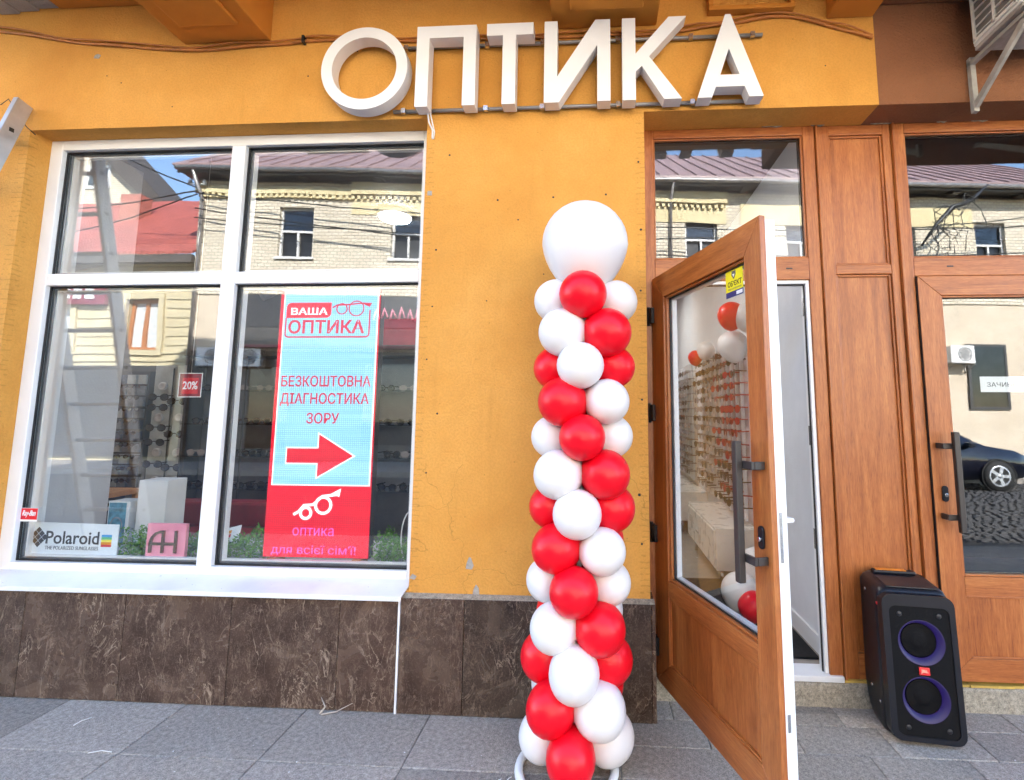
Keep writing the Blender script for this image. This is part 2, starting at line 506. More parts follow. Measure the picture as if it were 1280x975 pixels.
# ------------------------------------------------------------------ geometry helpers
class MB:
    def __init__(self):
        self.v = []; self.f = []; self.mi = []; self.sm = []; self.cur = 0; self.smooth = False
    def _f(self, *idx):
        self.f.append(idx); self.mi.append(self.cur); self.sm.append(self.smooth)
    def add(self, verts, faces):
        b = len(self.v)
        self.v += [tuple(p) for p in verts]
        for f in faces:
            self._f(*[i+b for i in f])
        return self
    def box(self, x0, x1, y0, y1, z0, z1):
        return self.add([(x0, y0, z0), (x1, y0, z0), (x1, y1, z0), (x0, y1, z0), (x0, y0, z1), (x1, y0, z1), (x1, y1, z1), (x0, y1, z1)],
                        [(0, 3, 2, 1), (4, 5, 6, 7), (0, 1, 5, 4), (1, 2, 6, 5), (2, 3, 7, 6), (3, 0, 4, 7)])
    def prism_y(self, poly, y0, y1):
        """poly of (x, z), counter-clockwise seen from -Y"""
        n = len(poly)
        vs_ = [(x, y0, z) for x, z in poly] + [(x, y1, z) for x, z in poly]
        fs = [tuple(range(n)), tuple(reversed(range(n, 2*n)))]
        fs += [(i, i+n, (i+1) % n+n, (i+1) % n) for i in range(n)]
        return self.add(vs_, fs)
    def prism_x(self, poly, x0, x1):
        """poly of (y, z)"""
        n = len(poly)
        vs_ = [(x0, y, z) for y, z in poly] + [(x1, y, z) for y, z in poly]
        fs = [tuple(range(n)), tuple(reversed(range(n, 2*n)))]
        fs += [(i, i+n, (i+1) % n+n, (i+1) % n) for i in range(n)]
        return self.add(vs_, fs)
    def tube(self, pts, r, n=8, cap=True):
        pts = [Vector(p) for p in pts]
        rs = r if isinstance(r, (list, tuple)) else [r]*len(pts)
        rings = []
        prev = None
        for i, p in enumerate(pts):
            d = (pts[min(i+1, len(pts)-1)] - pts[max(i-1, 0)]).normalized()
            if prev is None:
                a = Vector((0, 0, 1)) if abs(d.z) < 0.9 else Vector((1, 0, 0))
                u = d.cross(a).normalized()
            else:
                u = (prev - d*prev.dot(d)).normalized()
            prev = u
            w = d.cross(u)
            rings.append([p + (u*math.cos(2*math.pi*k/n) + w*math.sin(2*math.pi*k/n))*rs[i] for k in range(n)])
        b = len(self.v)
        for rg in rings:
            self.v += [tuple(q) for q in rg]
        s = self.smooth; self.smooth = True
        for i in range(len(rings)-1):
            for k in range(n):
                self._f(b+i*n+k, b+i*n+(k+1) % n, b+(i+1)*n+(k+1) % n, b+(i+1)*n+k)
        self.smooth = s
        if cap:
            self._f(*[b+k for k in reversed(range(n))])
            self._f(*[b+(len(rings)-1)*n+k for k in range(n)])
        return self
    def lathe(self, prof, c, axis='z', n=24, smooth=True, cap=True):
        """prof: list of (radius, height along axis)"""
        b = len(self.v)
        for rr, h in prof:
            for k in range(n):
                a = 2*math.pi*k/n
                q = (rr*math.cos(a), rr*math.sin(a))
                if axis == 'z':
                    p = (c[0]+q[0], c[1]+q[1], c[2]+h)
                elif axis == 'y':
                    p = (c[0]+q[0], c[1]+h, c[2]+q[1])
                else:
                    p = (c[0]+h, c[1]+q[0], c[2]+q[1])
                self.v.append(p)
        s = self.smooth; self.smooth = smooth
        for i in range(len(prof)-1):
            for k in range(n):
                self._f(b+i*n+k, b+i*n+(k+1) % n, b+(i+1)*n+(k+1) % n, b+(i+1)*n+k)
        self.smooth = s
        if cap and prof[0][0] > 1e-5:
            self._f(*[b+k for k in reversed(range(n))])
        if cap and prof[-1][0] > 1e-5:
            self._f(*[b+(len(prof)-1)*n+k for k in range(n)])
        return self
    def mesh(self, name, mats):
        me = bpy.data.meshes.new(name)
        me.from_pydata(self.v, [], self.f)
        for m in (mats if isinstance(mats, (list, tuple)) else [mats]):
            me.materials.append(MATS[m])
        me.polygons.foreach_set('material_index', self.mi)
        me.polygons.foreach_set('use_smooth', self.sm)
        me.update()
        bm = bmesh.new(); bm.from_mesh(me)
        bmesh.ops.recalc_face_normals(bm, faces=bm.faces)
        bm.to_mesh(me); bm.free()
        return me
    def build(self, name, mats, parent=None, bevel=0.0, seg=2):
        o = bpy.data.objects.new(name, self.mesh(name, mats))
        col.objects.link(o)
        o.parent = parent
        if bevel:
            m = o.modifiers.new('Bevel', 'BEVEL')
            m.width = bevel; m.segments = seg; m.limit_method = 'ANGLE'; m.angle_limit = R(40)
        return o

def tag(o, label=None, cat=None, group=None, kind=None):
    if label: o['label'] = label
    if cat: o['category'] = cat
    if group: o['group'] = group
    if kind: o['kind'] = kind
    return o
def empty(name, loc=(0, 0, 0), rz=0.0, parent=None):
    o = bpy.data.objects.new(name, None)
    col.objects.link(o)
    o.empty_display_size = 0.1
    o.location = loc; o.rotation_euler = (0, 0, rz); o.parent = parent
    return o
def bx(name, mats, x0, x1, y0, y1, z0, z1, parent=None, bevel=0.0):
    return MB().box(x0, x1, y0, y1, z0, z1).build(name, mats, parent, bevel)
def curve_mesh(name, loops, mat, depth, parent=None, y=0.0, side=None):
    """flat outlines (closed loops of (x, z)) filled and extruded along Y by depth, front face at y"""
    cu = bpy.data.curves.new(name, 'CURVE')
    cu.dimensions = '2D'; cu.fill_mode = 'BOTH'; cu.extrude = depth/2
    for lp in loops:
        s = cu.splines.new('POLY'); s.points.add(len(lp)-1); s.use_cyclic_u = True
        for p, (x, z) in zip(s.points, lp):
            p.co = (x, z, 0, 1)
    return _finish_curve(cu, name, mat, depth, parent, y, side)
def _finish_curve(cu, name, mat, depth, parent, y, side, xform=None):
    tmp = bpy.data.objects.new('tmp', cu)
    col.objects.link(tmp)
    dg = bpy.context.evaluated_depsgraph_get()
    me = bpy.data.meshes.new_from_object(tmp.evaluated_get(dg))
    bpy.data.objects.remove(tmp)
    me.transform(Matrix(((1, 0, 0, 0), (0, 0, -1, y+depth/2), (0, 1, 0, 0), (0, 0, 0, 1))))
    if xform is not None:
        me.transform(xform)
    me.materials.clear()
    me.materials.append(MATS[mat])
    if side:
        me.materials.append(MATS[side])
        for p in me.polygons:
            p.material_index = 0 if abs(p.normal.y) > 0.7 else 1
    for p in me.polygons:
        p.use_smooth = False
    o = bpy.data.objects.new(name, me)
    col.objects.link(o)
    o.parent = parent
    return o
def text(name, body, mat, x0, x1, z0, z1, y, parent=None, depth=0.0012, bold=0.0, shear=0.0, stretch=True):
    """one line of lettering fitted into the rectangle x0..x1, z0..z1 on the plane y (front towards -Y)"""
    cu = bpy.data.curves.new(name, 'FONT')
    cu.body = body; cu.size = 1.0; cu.extrude = 0.5; cu.offset = bold; cu.shear = shear
    cu.resolution_u = 3
    tmp = bpy.data.objects.new('tmp', cu); col.objects.link(tmp)
    dg = bpy.context.evaluated_depsgraph_get()
    me = bpy.data.meshes.new_from_object(tmp.evaluated_get(dg))
    bpy.data.objects.remove(tmp)
    xs = [v.co.x for v in me.vertices]; ys = [v.co.y for v in me.vertices]
    ax, bx_, ay, by = min(xs), max(xs), min(ys), max(ys)
    sx = (x1-x0)/(bx_-ax); sz = (z1-z0)/(by-ay)
    if not stretch:
        sx = sz = min(sx, sz)
    for v in me.vertices:
        X, Y_, Z_ = v.co
        v.co = (x0+(X-ax)*sx, y - (Z_+0.5)*depth, z0+(Y_-ay)*sz)
    me.materials.clear(); me.materials.append(MATS[mat])
    o = bpy.data.objects.new(name, me); col.objects.link(o); o.parent = parent
    return o
def circle(cx, cz, r, n=48, rz=None):
    rz = rz or r
    return [(cx+r*math.cos(2*math.pi*k/n), cz+rz*math.sin(2*math.pi*k/n)) for k in range(n)]
def rrect(x0, x1, z0, z1, r, corners=(1, 1, 1, 1), n=5):
    """rounded rectangle, corners in the order bottom-left, bottom-right, top-right, top-left"""
    out = []
    for (cx, cz, a0, on, px, pz) in ((x0+r, z0+r, 180, corners[0], x0, z0), (x1-r, z0+r, 270, corners[1], x1, z0), (x1-r, z1-r, 0, corners[2], x1, z1), (x0+r, z1-r, 90, corners[3], x0, z1)):
        if on:
            out += [(cx+r*math.cos(R(a0+90*k/n)), cz+r*math.sin(R(a0+90*k/n))) for k in range(n+1)]
        else:
            out.append((px, pz))
    return out
def band(pts, w):
    """open polyline of (x, z) thickened into an outline"""
    L, Rr = [], []
    for i, p in enumerate(pts):
        a = pts[max(i-1, 0)]; b = pts[min(i+1, len(pts)-1)]
        dx, dz = b[0]-a[0], b[1]-a[1]; l = math.hypot(dx, dz) or 1
        nx, nz = -dz/l*w/2, dx/l*w/2
        L.append((p[0]+nx, p[1]+nz)); Rr.append((p[0]-nx, p[1]-nz))
    return L + Rr[::-1]

# ================================================================== SETTING
bx('ground', 'asphalt', -90, 90, -90, 60, -0.5, -0.2); tag(bpy.data.objects['ground'], kind='structure')
pav = bx('pavement', 'mortar', -9, 9, -3.2, 0.30, -0.15, -0.006); tag(pav, kind='structure')
def slab(x0, x1, y0, y1):
    g = 0.0022
    o = MB().box(-(x1-x0)/2+g, (x1-x0)/2-g, -(y1-y0)/2+g, (y1-y0)/2-g, -0.03, 0).build('paving_slab', 'grey_granite', pav, 0.003, 1)
    o.location = ((x0+x1)/2, (y0+y1)/2, random.uniform(-0.0016, 0.0))
    o.rotation_euler = (random.uniform(-.0012, .0012), random.uniform(-.0012, .0012), 0)
XS, XE = -5.6, 5.4
rowsL = [0.0, -0.41, -0.82, -1.23, -1.64, -2.05, -2.46, -2.87, -3.19]
for i in range(len(rowsL)-1):
    x = 0.1
    w = [0.55, 0.95, 0.30, 0.72][i % 4]
    if i == 0: w = 0.95
    while x > XS:
        slab(x-w, x, rowsL[i+1], rowsL[i]); x -= w; w = 0.65
rowsR = [0.20, 0.012, -0.20, -0.41, -0.82, -1.23, -1.64, -2.05, -2.46, -2.87, -3.19]
for i in range(len(rowsR)-1):
    x = 0.1
    w = [0.28, 0.42, 0.70, 0.35, 0.5][i % 5]
    while x < XE:
        slab(x, x+w, rowsR[i+1], rowsR[i]); x += w; w = 0.42 if i < 3 else 0.65
kerb = bx('kerb', 'cobble_stone', -30, 30, -3.38, -3.205, -0.2, -0.004, None, 0.012); tag(kerb, kind='structure')
street = bx('street', 'asphalt', -40, 40, -9.7, -3.385, -0.2, -0.16); tag(street, kind='structure')
cb = MB()
y = -3.46
while y > -9.6:
    x = -3 + random.uniform(0, .1)
    while x < 15:
        w = random.uniform(.11, .16); z = -0.115+random.uniform(-.012, .012)
        a, b_ = x+.008, x+w-.008; c, d = y-.06, y+.05
        cb.add([(a, c, -.16), (b_, c, -.16), (b_, d, -.16), (a, d, -.16), (a+.015, c+.015, z), (b_-.015, c+.015, z), (b_-.015, d-.015, z), (a+.015, d-.015, z)],
               [(4, 5, 6, 7), (0, 1, 5, 4), (1, 2, 6, 5), (2, 3, 7, 6), (3, 0, 4, 7)])
        x += w
    y -= 0.125
tag(cb.build('cobblestones', 'cobble_stone'), 'dark grey cobblestones paving the street', 'cobblestones', kind='stuff')
far = bx('far_pavement', 'grey_granite', -40, 40, -12.6, -9.71, -0.2, -0.02); tag(far, kind='structure')

# ================================================================== SHOP BUILDING
shop = empty('shop_building')
tag(shop, 'orange plastered shop building with white display window and brown entrance', 'building')
TH = 0.34
w = MB()
w.box(-7, -3.513, 0, TH, -.1, 3.254)
w.box(-1.0, 0.27, 0, TH, -.1, 3.254)
w.box(-3.513, -1.0, 0.0, TH, -.1, 0.585)
w.box(-7, 1.58, 0, TH, 3.254, 13.0)
wall = w.build('wall', 'orange_plaster', shop)
w = MB()
w.box(1.58, 7, 0.002, TH, 3.254, 13.0)
w.box(3.02, 7, 0.002, TH, -.1, 3.254)
tag(w.build('wall', 'brown_plaster', shop), 'dark brown painted end of the front wall')
w = MB()
w.box(-7, -6.7, TH+.001, 9, -.1, 13); w.box(6.7, 7, TH+.001, 9, -.1, 13); w.box(-7, 7, 9.001, 9.3, -.1, 13)
w.build('outer_wall', 'orange_plaster', shop)
bx('roof', 'eave_dark', -7.4, 7.4, -0.5, 9.6, 13.002, 13.25, shop)
# balcony slabs and corbels
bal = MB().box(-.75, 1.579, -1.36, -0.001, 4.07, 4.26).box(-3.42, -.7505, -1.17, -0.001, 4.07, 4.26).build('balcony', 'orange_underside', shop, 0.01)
tag(bx('balcony', 'brown_plaster', 1.581, 6.2, -1.5, -0.001, 3.86, 4.26, shop, 0.01), 'dark brown balcony slab')
bk = MB()
random.seed(5)
for i in range(9):
    x0 = -4.6+i*0.13
    bk.box(x0, x0+0.131, -1.16, -0.001, 4.06+random.uniform(-.012, .02), 4.26)
tag(bk.build('broken_slab_end', 'broken_plaster', bal, 0.006), 'grey broken concrete end of the balcony slab')
for (x0, x1) in ((-2.56, -2.0), (-0.26, 0.35), (1.32, 1.578)):
    c = MB()
    c.box(x0, x1, -1.0, -0.0005, 3.79, 4.0695)
    c.box(x0+.11, x1-.09, -0.96, -0.16, 3.768, 3.79-.0005)
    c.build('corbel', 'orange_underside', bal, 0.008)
f = MB()
f.box(0.645, 1.13, -.05, -.0005, 3.835, 3.862); f.box(0.645, .672, -.05, -.0005, 3.862, 4.069); f.box(1.103, 1.13, -.05, -.0005, 3.862, 4.069)
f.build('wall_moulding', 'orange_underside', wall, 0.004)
# holes, chips and anchors in the plaster
h = MB()
holes = [(-.86, 3.02, .006), (-.57, 2.74, .006), (-.25, 2.75, .006), (.05, 2.76, .006), (-.45, 2.62, .005), (-.92, 2.45, .006), (.235, 2.95, .006), (.245, 2.55, .007), (.24, 2.2, .006),
         (-.93, 2.12, .005), (-.95, 1.82, .005), (-.3, 2.3, .004), (-.62, 2.15, .004), (-.88, 1.52, .006), (-.93, 1.2, .005), (-3.05, 3.6, .004), (-2.6, 3.38, .004), (-2.95, 3.55, .004), (-1.75, 3.55, .005), (-1.45, 3.7, .004),
         (-.72, 3.44, .010), (.24, 1.6, .006), (.22, 1.1, .008), (.23, .85, .006), (1.3, 3.5, .004)]
for x, z, r in holes:
    h.lathe([(r, 0.0), (r*.8, -.0015)], (x, -.0004, z), 'y', 10, False)
tag(h.build('screw_holes', 'black_rubber', wall), kind='stuff')
for (x, z, pts) in ((-.675, .735, [(-.022, -.03), (.012, -.032), (.02, -.012), (.004, .028), (-.006, .03), (-.018, .0)]),
                    (-.64, .598, [(-.018, -.028), (.02, -.03), (.016, .01), (.0, .03), (-.012, .006)]),
                    (-3.13, 3.735, [(-.022, -.012), (.012, -.016), (.024, .006), (.006, .016), (-.014, .01)]),
                    (-.97, 2.79, [(-.014, -.014), (.014, -.014), (.014, .012), (-.012, .014)]),
                    (-.98, .66, [(-.02, -.01), (.01, -.016), (.02, .002), (-.004, .014)])):
    curve_mesh('plaster_chip', [[(x+a, z+b) for a, b in pts]], 'broken_plaster', 0.002, wall, -0.0022)

# ---- plinth of marble slabs
pl = MB()
pl.box(-7, .271, -.012, -.0005, -.05, .545)
plinth = pl.build('plinth', 'mortar', shop)
def marb(x0, x1, z1, y0=-.032):
    o = MB().box(x0+.0012, x1-.0012, y0+random.uniform(-.001, .001), -.0125, 0.002, z1).build('marble_slab', 'brown_marble', plinth, 0.0015, 1)
for x0, x1 in ((-4.9, -4.3), (-4.3, -3.71), (-3.71, -3.122), (-3.122, -2.543), (-2.543, -1.947), (-1.947, -1.354), (-1.354, -1.040)):
    marb(x0, x1, .553)
for x0, x1 in ((-1.026, -.69), (-.69, -.10), (-.10, .272)):
    marb(x0, x1, .562, -.036)
o = MB().box(.2725, .292, -.034, .188, .002, .562).build('marble_slab', 'brown_marble', plinth, 0.0015, 1)
bx('joint_strip', 'white_metal', -1.0385, -1.0275, -.040, -.013, 0.0, .575, plinth, 0.001)
MB().prism_x([(-.034, .5625), (0.0, .5625), (0.0, .578), (-.030, .566)], -1.026, .29).build('plinth_cap', 'concrete_step', plinth)

# ---- display window
WY = 0.123
def frame_rect(m, x0, x1, z0, z1, t, y0, y1, tl=None, tr=None, tb=None, tt=None, hv=False):
    tl = tl or t; tr = tr or t; tb = tb or t; tt = tt or t
    if hv: m.cur = 0
    m.box(x0, x0+tl, y0, y1, z0, z1); m.box(x1-tr, x1, y0, y1, z0, z1)
    if hv: m.cur = 1
    m.box(x0+tl, x1-tr, y0, y1, z0, z0+tb); m.box(x0+tl, x1-tr, y0, y1, z1-tt, z1)
def frame_mitre(m, x0, x1, z0, z1, tl, tr, tb, tt, y0, y1):
    g = .0006
    m.cur = 0
    m.prism_y([(x0, z0+g), (x0+tl, z0+tb+g), (x0+tl, z1-tt-g), (x0, z1-g)], y0, y1)
    m.prism_y([(x1, z0+g), (x1, z1-g), (x1-tr, z1-tt-g), (x1-tr, z0+tb+g)], y0, y1)
    m.cur = 1
    m.prism_y([(x0+g, z0), (x1-g, z0), (x1-tr-g, z0+tb), (x0+tl+g, z0+tb)], y0, y1)
    m.prism_y([(x0+g, z1), (x0+tl+g, z1-tt), (x1-tr-g, z1-tt), (x1-g, z1)], y0, y1)
m = MB()
frame_rect(m, -3.513, -0.985, .585, 3.253, .07, WY, WY+.075, tl=.082, tr=.078, tb=.061, tt=.065)
win = m.build('shop_window', 'white_pvc', shop, 0.004)
MX0, MX1, TZ0, TZ1 = -2.292, -2.203, 2.298, 2.373
XL, XR, ZB, ZT = -3.431, -1.063, .646, 3.188
bx('mullion', 'white_pvc', MX0, MX1, WY-.001, WY+.074, ZB, ZT, win, 0.004)
for a, b in ((XL, MX0), (MX1, XR)):
    bx('transom_bar', 'white_pvc', a, b, WY+.0005, WY+.0735, TZ0, TZ1, win, 0.004)
for a, b in ((XL, MX0), (MX1, XR)):
    for c, d in ((ZB, TZ0), (TZ1, ZT)):
        bx('pane', 'window_glass', a, b, WY+.040, WY+.046, c, d, win)
        g = MB(); frame_rect(g, a+.0005, b-.0005, c+.0005, d-.0005, .007, WY+.028, WY+.0395)
        g.build('gasket', 'black_rubber', win)
        g = MB(); frame_rect(g, a+.0005, b-.0005, c+.0005, d-.0005, .016, WY+.047, WY+.060)
        g.cur = 1; frame_rect(g, a+.001, b-.001, c+.001, d-.001, .024, WY+.0605, WY+.09)
        g.build('glazing_spacer', ['spacer_grey', 'white_pvc'], win)
# sill, sheet metal, and debris
s = MB()
s.prism_x([(WY+.01, .606), (WY+.01, .598), (-.056, .568), (-.056, .552), (-.060, .552), (-.060, .576)], -3.60, -1.018)
sill = s.build('window_sill', 'white_metal', shop, 0.0015)
random.seed(6)
sk = MB()
for _ in range(46):
    x = random.uniform(-3.5, -1.05); y = random.uniform(-.05, .12); z = .577+(y+.06)*.166+.0012; l = random.choice([.003, .004, .006, .012]); a = random.uniform(0, 6.28)
    sk.add([(x, y, z), (x+l*math.cos(a), y+l*math.sin(a)*.5, z+.0015), (x+.6*l*math.cos(a+.9), y+.4*l*math.sin(a+.9), z+.001)], [(0, 1, 2)])
tag(sk.build('sill_grit', 'ac_dirty', sill), kind='stuff')
# ---- entrance: concrete base, frame with panels
EY = 0.191
st = MB(); st.box(.293, 3.019, .172, .60, -.05, .118)
base = st.build('entrance_step', 'concrete_step', shop, 0.012)
fm = MB()
random.seed(9)
x = 1.22
while x < 3.0:
    d = random.uniform(.06, .16)
    fm.box(x, x+d, .176+random.uniform(0, .008), .24, .1185, .130)
    x += d+.002
fm.build('foam_seam', 'foam_yellow', base)
e = MB()
# door bay
e.cur = 0
e.box(.2705, .342, EY, EY+.07, .13, 3.253)
e.box(1.234, 1.303, EY, EY+.07, .13, 3.253)
e.cur = 1
e.box(.342, 1.234, EY, EY+.07, 3.197, 3.253)
e.box(.342, 1.234, EY, EY+.07, 2.305, 2.437)
# panel bay
e.cur = 0
e.box(1.320, 1.388, EY+.004, EY+.07, .131, 3.253)
e.box(1.700, 1.745, EY+.004, EY+.07, .131, 3.253)
e.cur = 1
for a, b in ((3.19, 3.253), (2.335, 2.392), (.131, .26)):
    e.box(1.388, 1.700, EY+.004, EY+.07, a, b)
# right door bay
e.cur = 0
e.box(1.766, 1.822, EY, EY+.07, .13, 3.253); e.box(2.93, 3.019, EY, EY+.07, .13, 3.253)
e.cur = 1
e.box(1.822, 2.93, EY, EY+.07, 3.192, 3.253); e.box(1.822, 2.93, EY, EY+.07, 2.318, 2.428)
ent = e.build('entrance_frame', ['wood_upright', 'wood_level'], shop, 0.004)
for a, b in ((1.3035, 1.3195), (1.7455, 1.7655)):
    bx('joint_strip', 'wood_upright', a+.003, b-.003, EY-.016, EY+.06, .131, 3.252, ent, 0.004)
bx('panel', 'wood_upright', 1.389, 1.699, EY+.028, EY+.045, 2.393, 3.189, ent)
bx('panel', 'wood_upright', 1.389, 1.699, EY+.028, EY+.045, .261, 2.334, ent)
for a, b, c, d in ((1.388, 1.700, 2.392, 3.19), (1.388, 1.700, .26, 2.335)):
    g = MB(); frame_rect(g, a+.0005, b-.0005, c+.0005, d-.0005, .012, EY+.016, EY+.0275, hv=True)
    g.build('bead', ['wood_upright', 'wood_level'], ent, 0.003)
for a, b, c, d in ((.342, 1.234, 2.437, 3.197), (1.822, 2.93, 2.428, 3.192)):
    bx('pane', 'window_glass', a, b, EY+.028, EY+.034, c, d, ent)
    g = MB(); frame_rect(g, a+.0005, b-.0005, c+.0005, d-.0005, .010, EY+.010, EY+.0275, hv=True)
    g.build('bead', ['wood_upright', 'wood_level'], ent, 0.003)
    g = MB(); frame_rect(g, a+.0005, b-.0005, c+.0005, d-.0005, .014, EY+.0345, EY+.06)
    g.build('gasket', 'black_rubber', ent)
for x, z in ((.80, 2.372), (2.02, 2.374), (2.62, 2.374), (1.12, 2.372)):
    bx('drain_slot', 'handle_brown', x-.018, x+.018, EY-.0025, EY-.0002, z-.004, z+.004, ent, .001)
random.seed(12)
for k in range(6):
    x = 1.0+k*.31+random.uniform(-.1, .1); l = random.uniform(.05, .16)
    pts = [(x, 3.2535), (x+l, 3.2535), (x+l*.7, 3.2535-random.uniform(.003, .010)), (x+l*.45, 3.2535-random.uniform(.001, .004)), (x+l*.2, 3.2535-random.uniform(.003, .008))]
    MB().prism_y(pts[::-1], EY-.007, EY-.0004).build('mortar_smear', 'concrete_step', ent)
# white rebate lining of the open doorway, threshold
g = MB()
g.box(1.214, 1.2335, EY+.012, EY+.085, .151, 2.304); g.box(.3425, .362, EY+.012, EY+.085, .151, 2.304); g.box(.362, 1.214, EY+.012, EY+.085, 2.284, 2.3045)
ln = g.build('door_lining', 'white_pvc', shop, 0.003)
g = MB(); g.box(1.2075, 1.2135, EY+.03, EY+.04, .152, 2.28); g.box(.3625, .368, EY+.03, EY+.04, .152, 2.28); g.box(.369, 1.207, EY+.03, EY+.04, 2.277, 2.2835)
g.build('gasket', 'black_rubber', ln)
for z in (.78, 1.35, 2.1):
    bx('strike_plate', 'steel', 1.2125, 1.2138, EY+.05, EY+.07, z, z+.11, ln)
bx('threshold', 'white_metal', .342, 1.30, .174, EY+.12, .119, .150, shop, 0.004)

# ---- open door leaf (local: X along the leaf from the hinge, Y = thickness inwards, Z up)
leaf = MB()
frame_mitre(leaf, 0, 1.0, .108, 2.309, .148, .110, .133, .137, 0, .026)
leaf.cur = 1
leaf.box(.1485, .8895, .0005, .026, .575, .660)
leaf.cur = 2
leaf.box(.014, .140, .027, .078, .118, 2.299); leaf.box(.90, .988, .027, .078, .118, 2.299)
for a, b in ((2.182, 2.299), (.585, .655), (.118, .231)):
    leaf.box(.140, .90, .027, .078, a, b)
door = leaf.build('open_door', ['wood_upright', 'wood_level', 'white_pvc'], shop, 0.0022)
tag(door, 'brown wood-grain entrance door standing open')
DOORX = Matrix.Translation(Vector((.319, .172, 0))) @ Matrix.Rotation(math.atan2(-.947, .32), 4, 'Z')
door.matrix_local = DOORX
bx('door_pane', 'door_glass', .149, .889, .036, .042, .661, 2.171, door)
g = MB(); frame_rect(g, .1485, .8895, .6605, 2.1715, .011, .014, .0355, hv=True)
g.build('bead', ['wood_upright', 'wood_level'], door, 0.003)
g = MB(); frame_rect(g, .1487, .8893, .6607, 2.1713, .020, .0425, .0725)
g.build('inner_bead', 'white_pvc', door, 0.003)
g = MB(); frame_rect(g, .159, .879, .671, 2.161, .006, .0295, .0358)
g.build('gasket', 'black_rubber', door)
bx('door_panel', 'wood_upright', .149, .889, .016, .022, .242, .574, door)
g = MB(); frame_rect(g, .1485, .8895, .2415, .5745, .009, .006, .0158, hv=True)
g.build('bead', ['wood_upright', 'wood_level'], door, 0.003)
def pull(parent, sx, z0, z1, arm, fl=1):
    """square pull bar with two straps back to the stile; sx = bar position, arm = reach to the stile (signed)"""
    h = MB()
    h.box(sx-.016, sx+.016, -.088, -.060, z0, z1)
    hd = h.build('door_handle', 'handle_brown', parent, 0.004)
    for z in (z0+.075, z1-.105):
        b = MB()
        x1 = sx+arm
        lo, hi = min(sx, x1), max(sx, x1)
        b.box(lo-.012*(arm < 0), hi+.012*(arm > 0), -.0595, -.046, z, z+.03)
        b.box(min(x1, x1+.012*fl), max(x1, x1+.012*fl), -.0455, -.0005, z, z+.03)
        b.build('handle_bracket', 'handle_brown', parent, 0.003)
pull(door, .905, .896, 1.423, .060)
def lock(parent, x, z, y=0):
    l = MB()
    l.prism_y(rrect(x-.016, x+.016, z-.042, z+.042, .0155, n=6), y-.010, y-.0005)
    lk = l.build('lock', 'black_satin', parent, 0.002)
    MB().lathe([(.009, 0), (.009, -.006), (.007, -.007)], (x, y-.0105, z-.006), 'y', 16, False).build('lock_cylinder', 'steel', parent)
lock(door, .944, 1.065)
for z in (2.09, 1.53, .87, .285):
    hg = MB()
    hg.box(-.012, .032, -.018, .0-.0005, z-.045, z+.045)
    hg.box(-.032, -.0125, -.015, .03, z-.02, z+.045)
    hg.tube([(-.020, -.012, z-.055), (-.020, -.012, z+.055)], .010, 10)
    hg.build('hinge', 'black_plastic', door, 0.002)
ih = MB()
ih.box(.925, .962, .0785, .092, .98, 1.22); ih.tube([(.944, .092, 1.12), (.944, .135, 1.12), (.80, .138, 1.12)], .010, 8)
ih.build('inner_handle', 'white_pvc', door, 0.002)
for a, b in ((.98, 1.16), (1.78, 1.84), (.40, .46)):
    bx('lock_plate', 'steel', .9885, .9895, .043, .055, a, b, door)

# ---- closed right door
cd = MB()
DX0, DX1, DY = 1.824, 2.926, .172
frame_mitre(cd, DX0, DX1, .150, 2.312, .121, .126, .112, .112, DY, DY+.018)
cd.cur = 1
cd.box(1.9455, 2.7995, DY+.0005, DY+.018, .575, .672)
cdoor = cd.build('closed_door', ['wood_upright', 'wood_level'], shop, 0.0022)
tag(cdoor, 'brown wood-grain door kept shut')
bx('door_pane', 'window_glass', 1.946, 2.799, DY+.030, DY+.036, .673, 2.199, cdoor)
g = MB(); frame_rect(g, 1.9455, 2.7995, .6725, 2.1995, .011, DY+.008, DY+.0295, hv=True); g.build('bead', ['wood_upright', 'wood_level'], cdoor, 0.003)
g = MB(); frame_rect(g, 1.9457, 2.7993, .6727, 2.1993, .018, DY+.0365, DY+.06); g.build('gasket', 'black_rubber', cdoor)
bx('door_panel', 'wood_upright', 1.946, 2.799, DY+.012, DY+.0175, .263, .574, cdoor)
g = MB(); frame_rect(g, 1.9455, 2.7995, .2625, .5745, .010, DY+.003, DY+.0118, hv=True); g.build('bead', ['wood_upright', 'wood_level'], cdoor, 0.003)
for o_ in (0,):
    h = MB(); hx = 1.908
    h.box(hx-.015, hx+.015, DY-.088, DY-.060, .912, 1.436); h.build('door_handle', 'handle_brown', cdoor, 0.004)
    for z in (.972, 1.345):
        b = MB(); b.box(1.850, hx+.012, DY-.0595, DY-.046, z, z+.03); b.box(1.850, 1.862, DY-.0455, DY-.0005, z, z+.03)
        b.build('handle_bracket', 'handle_brown', cdoor, 0.003)
lock(cdoor, 1.878, 1.103, DY)
bx('door_gap', 'black_rubber', 1.8225, 1.8235, DY+.003, EY-.0005, .15, 2.31, cdoor)

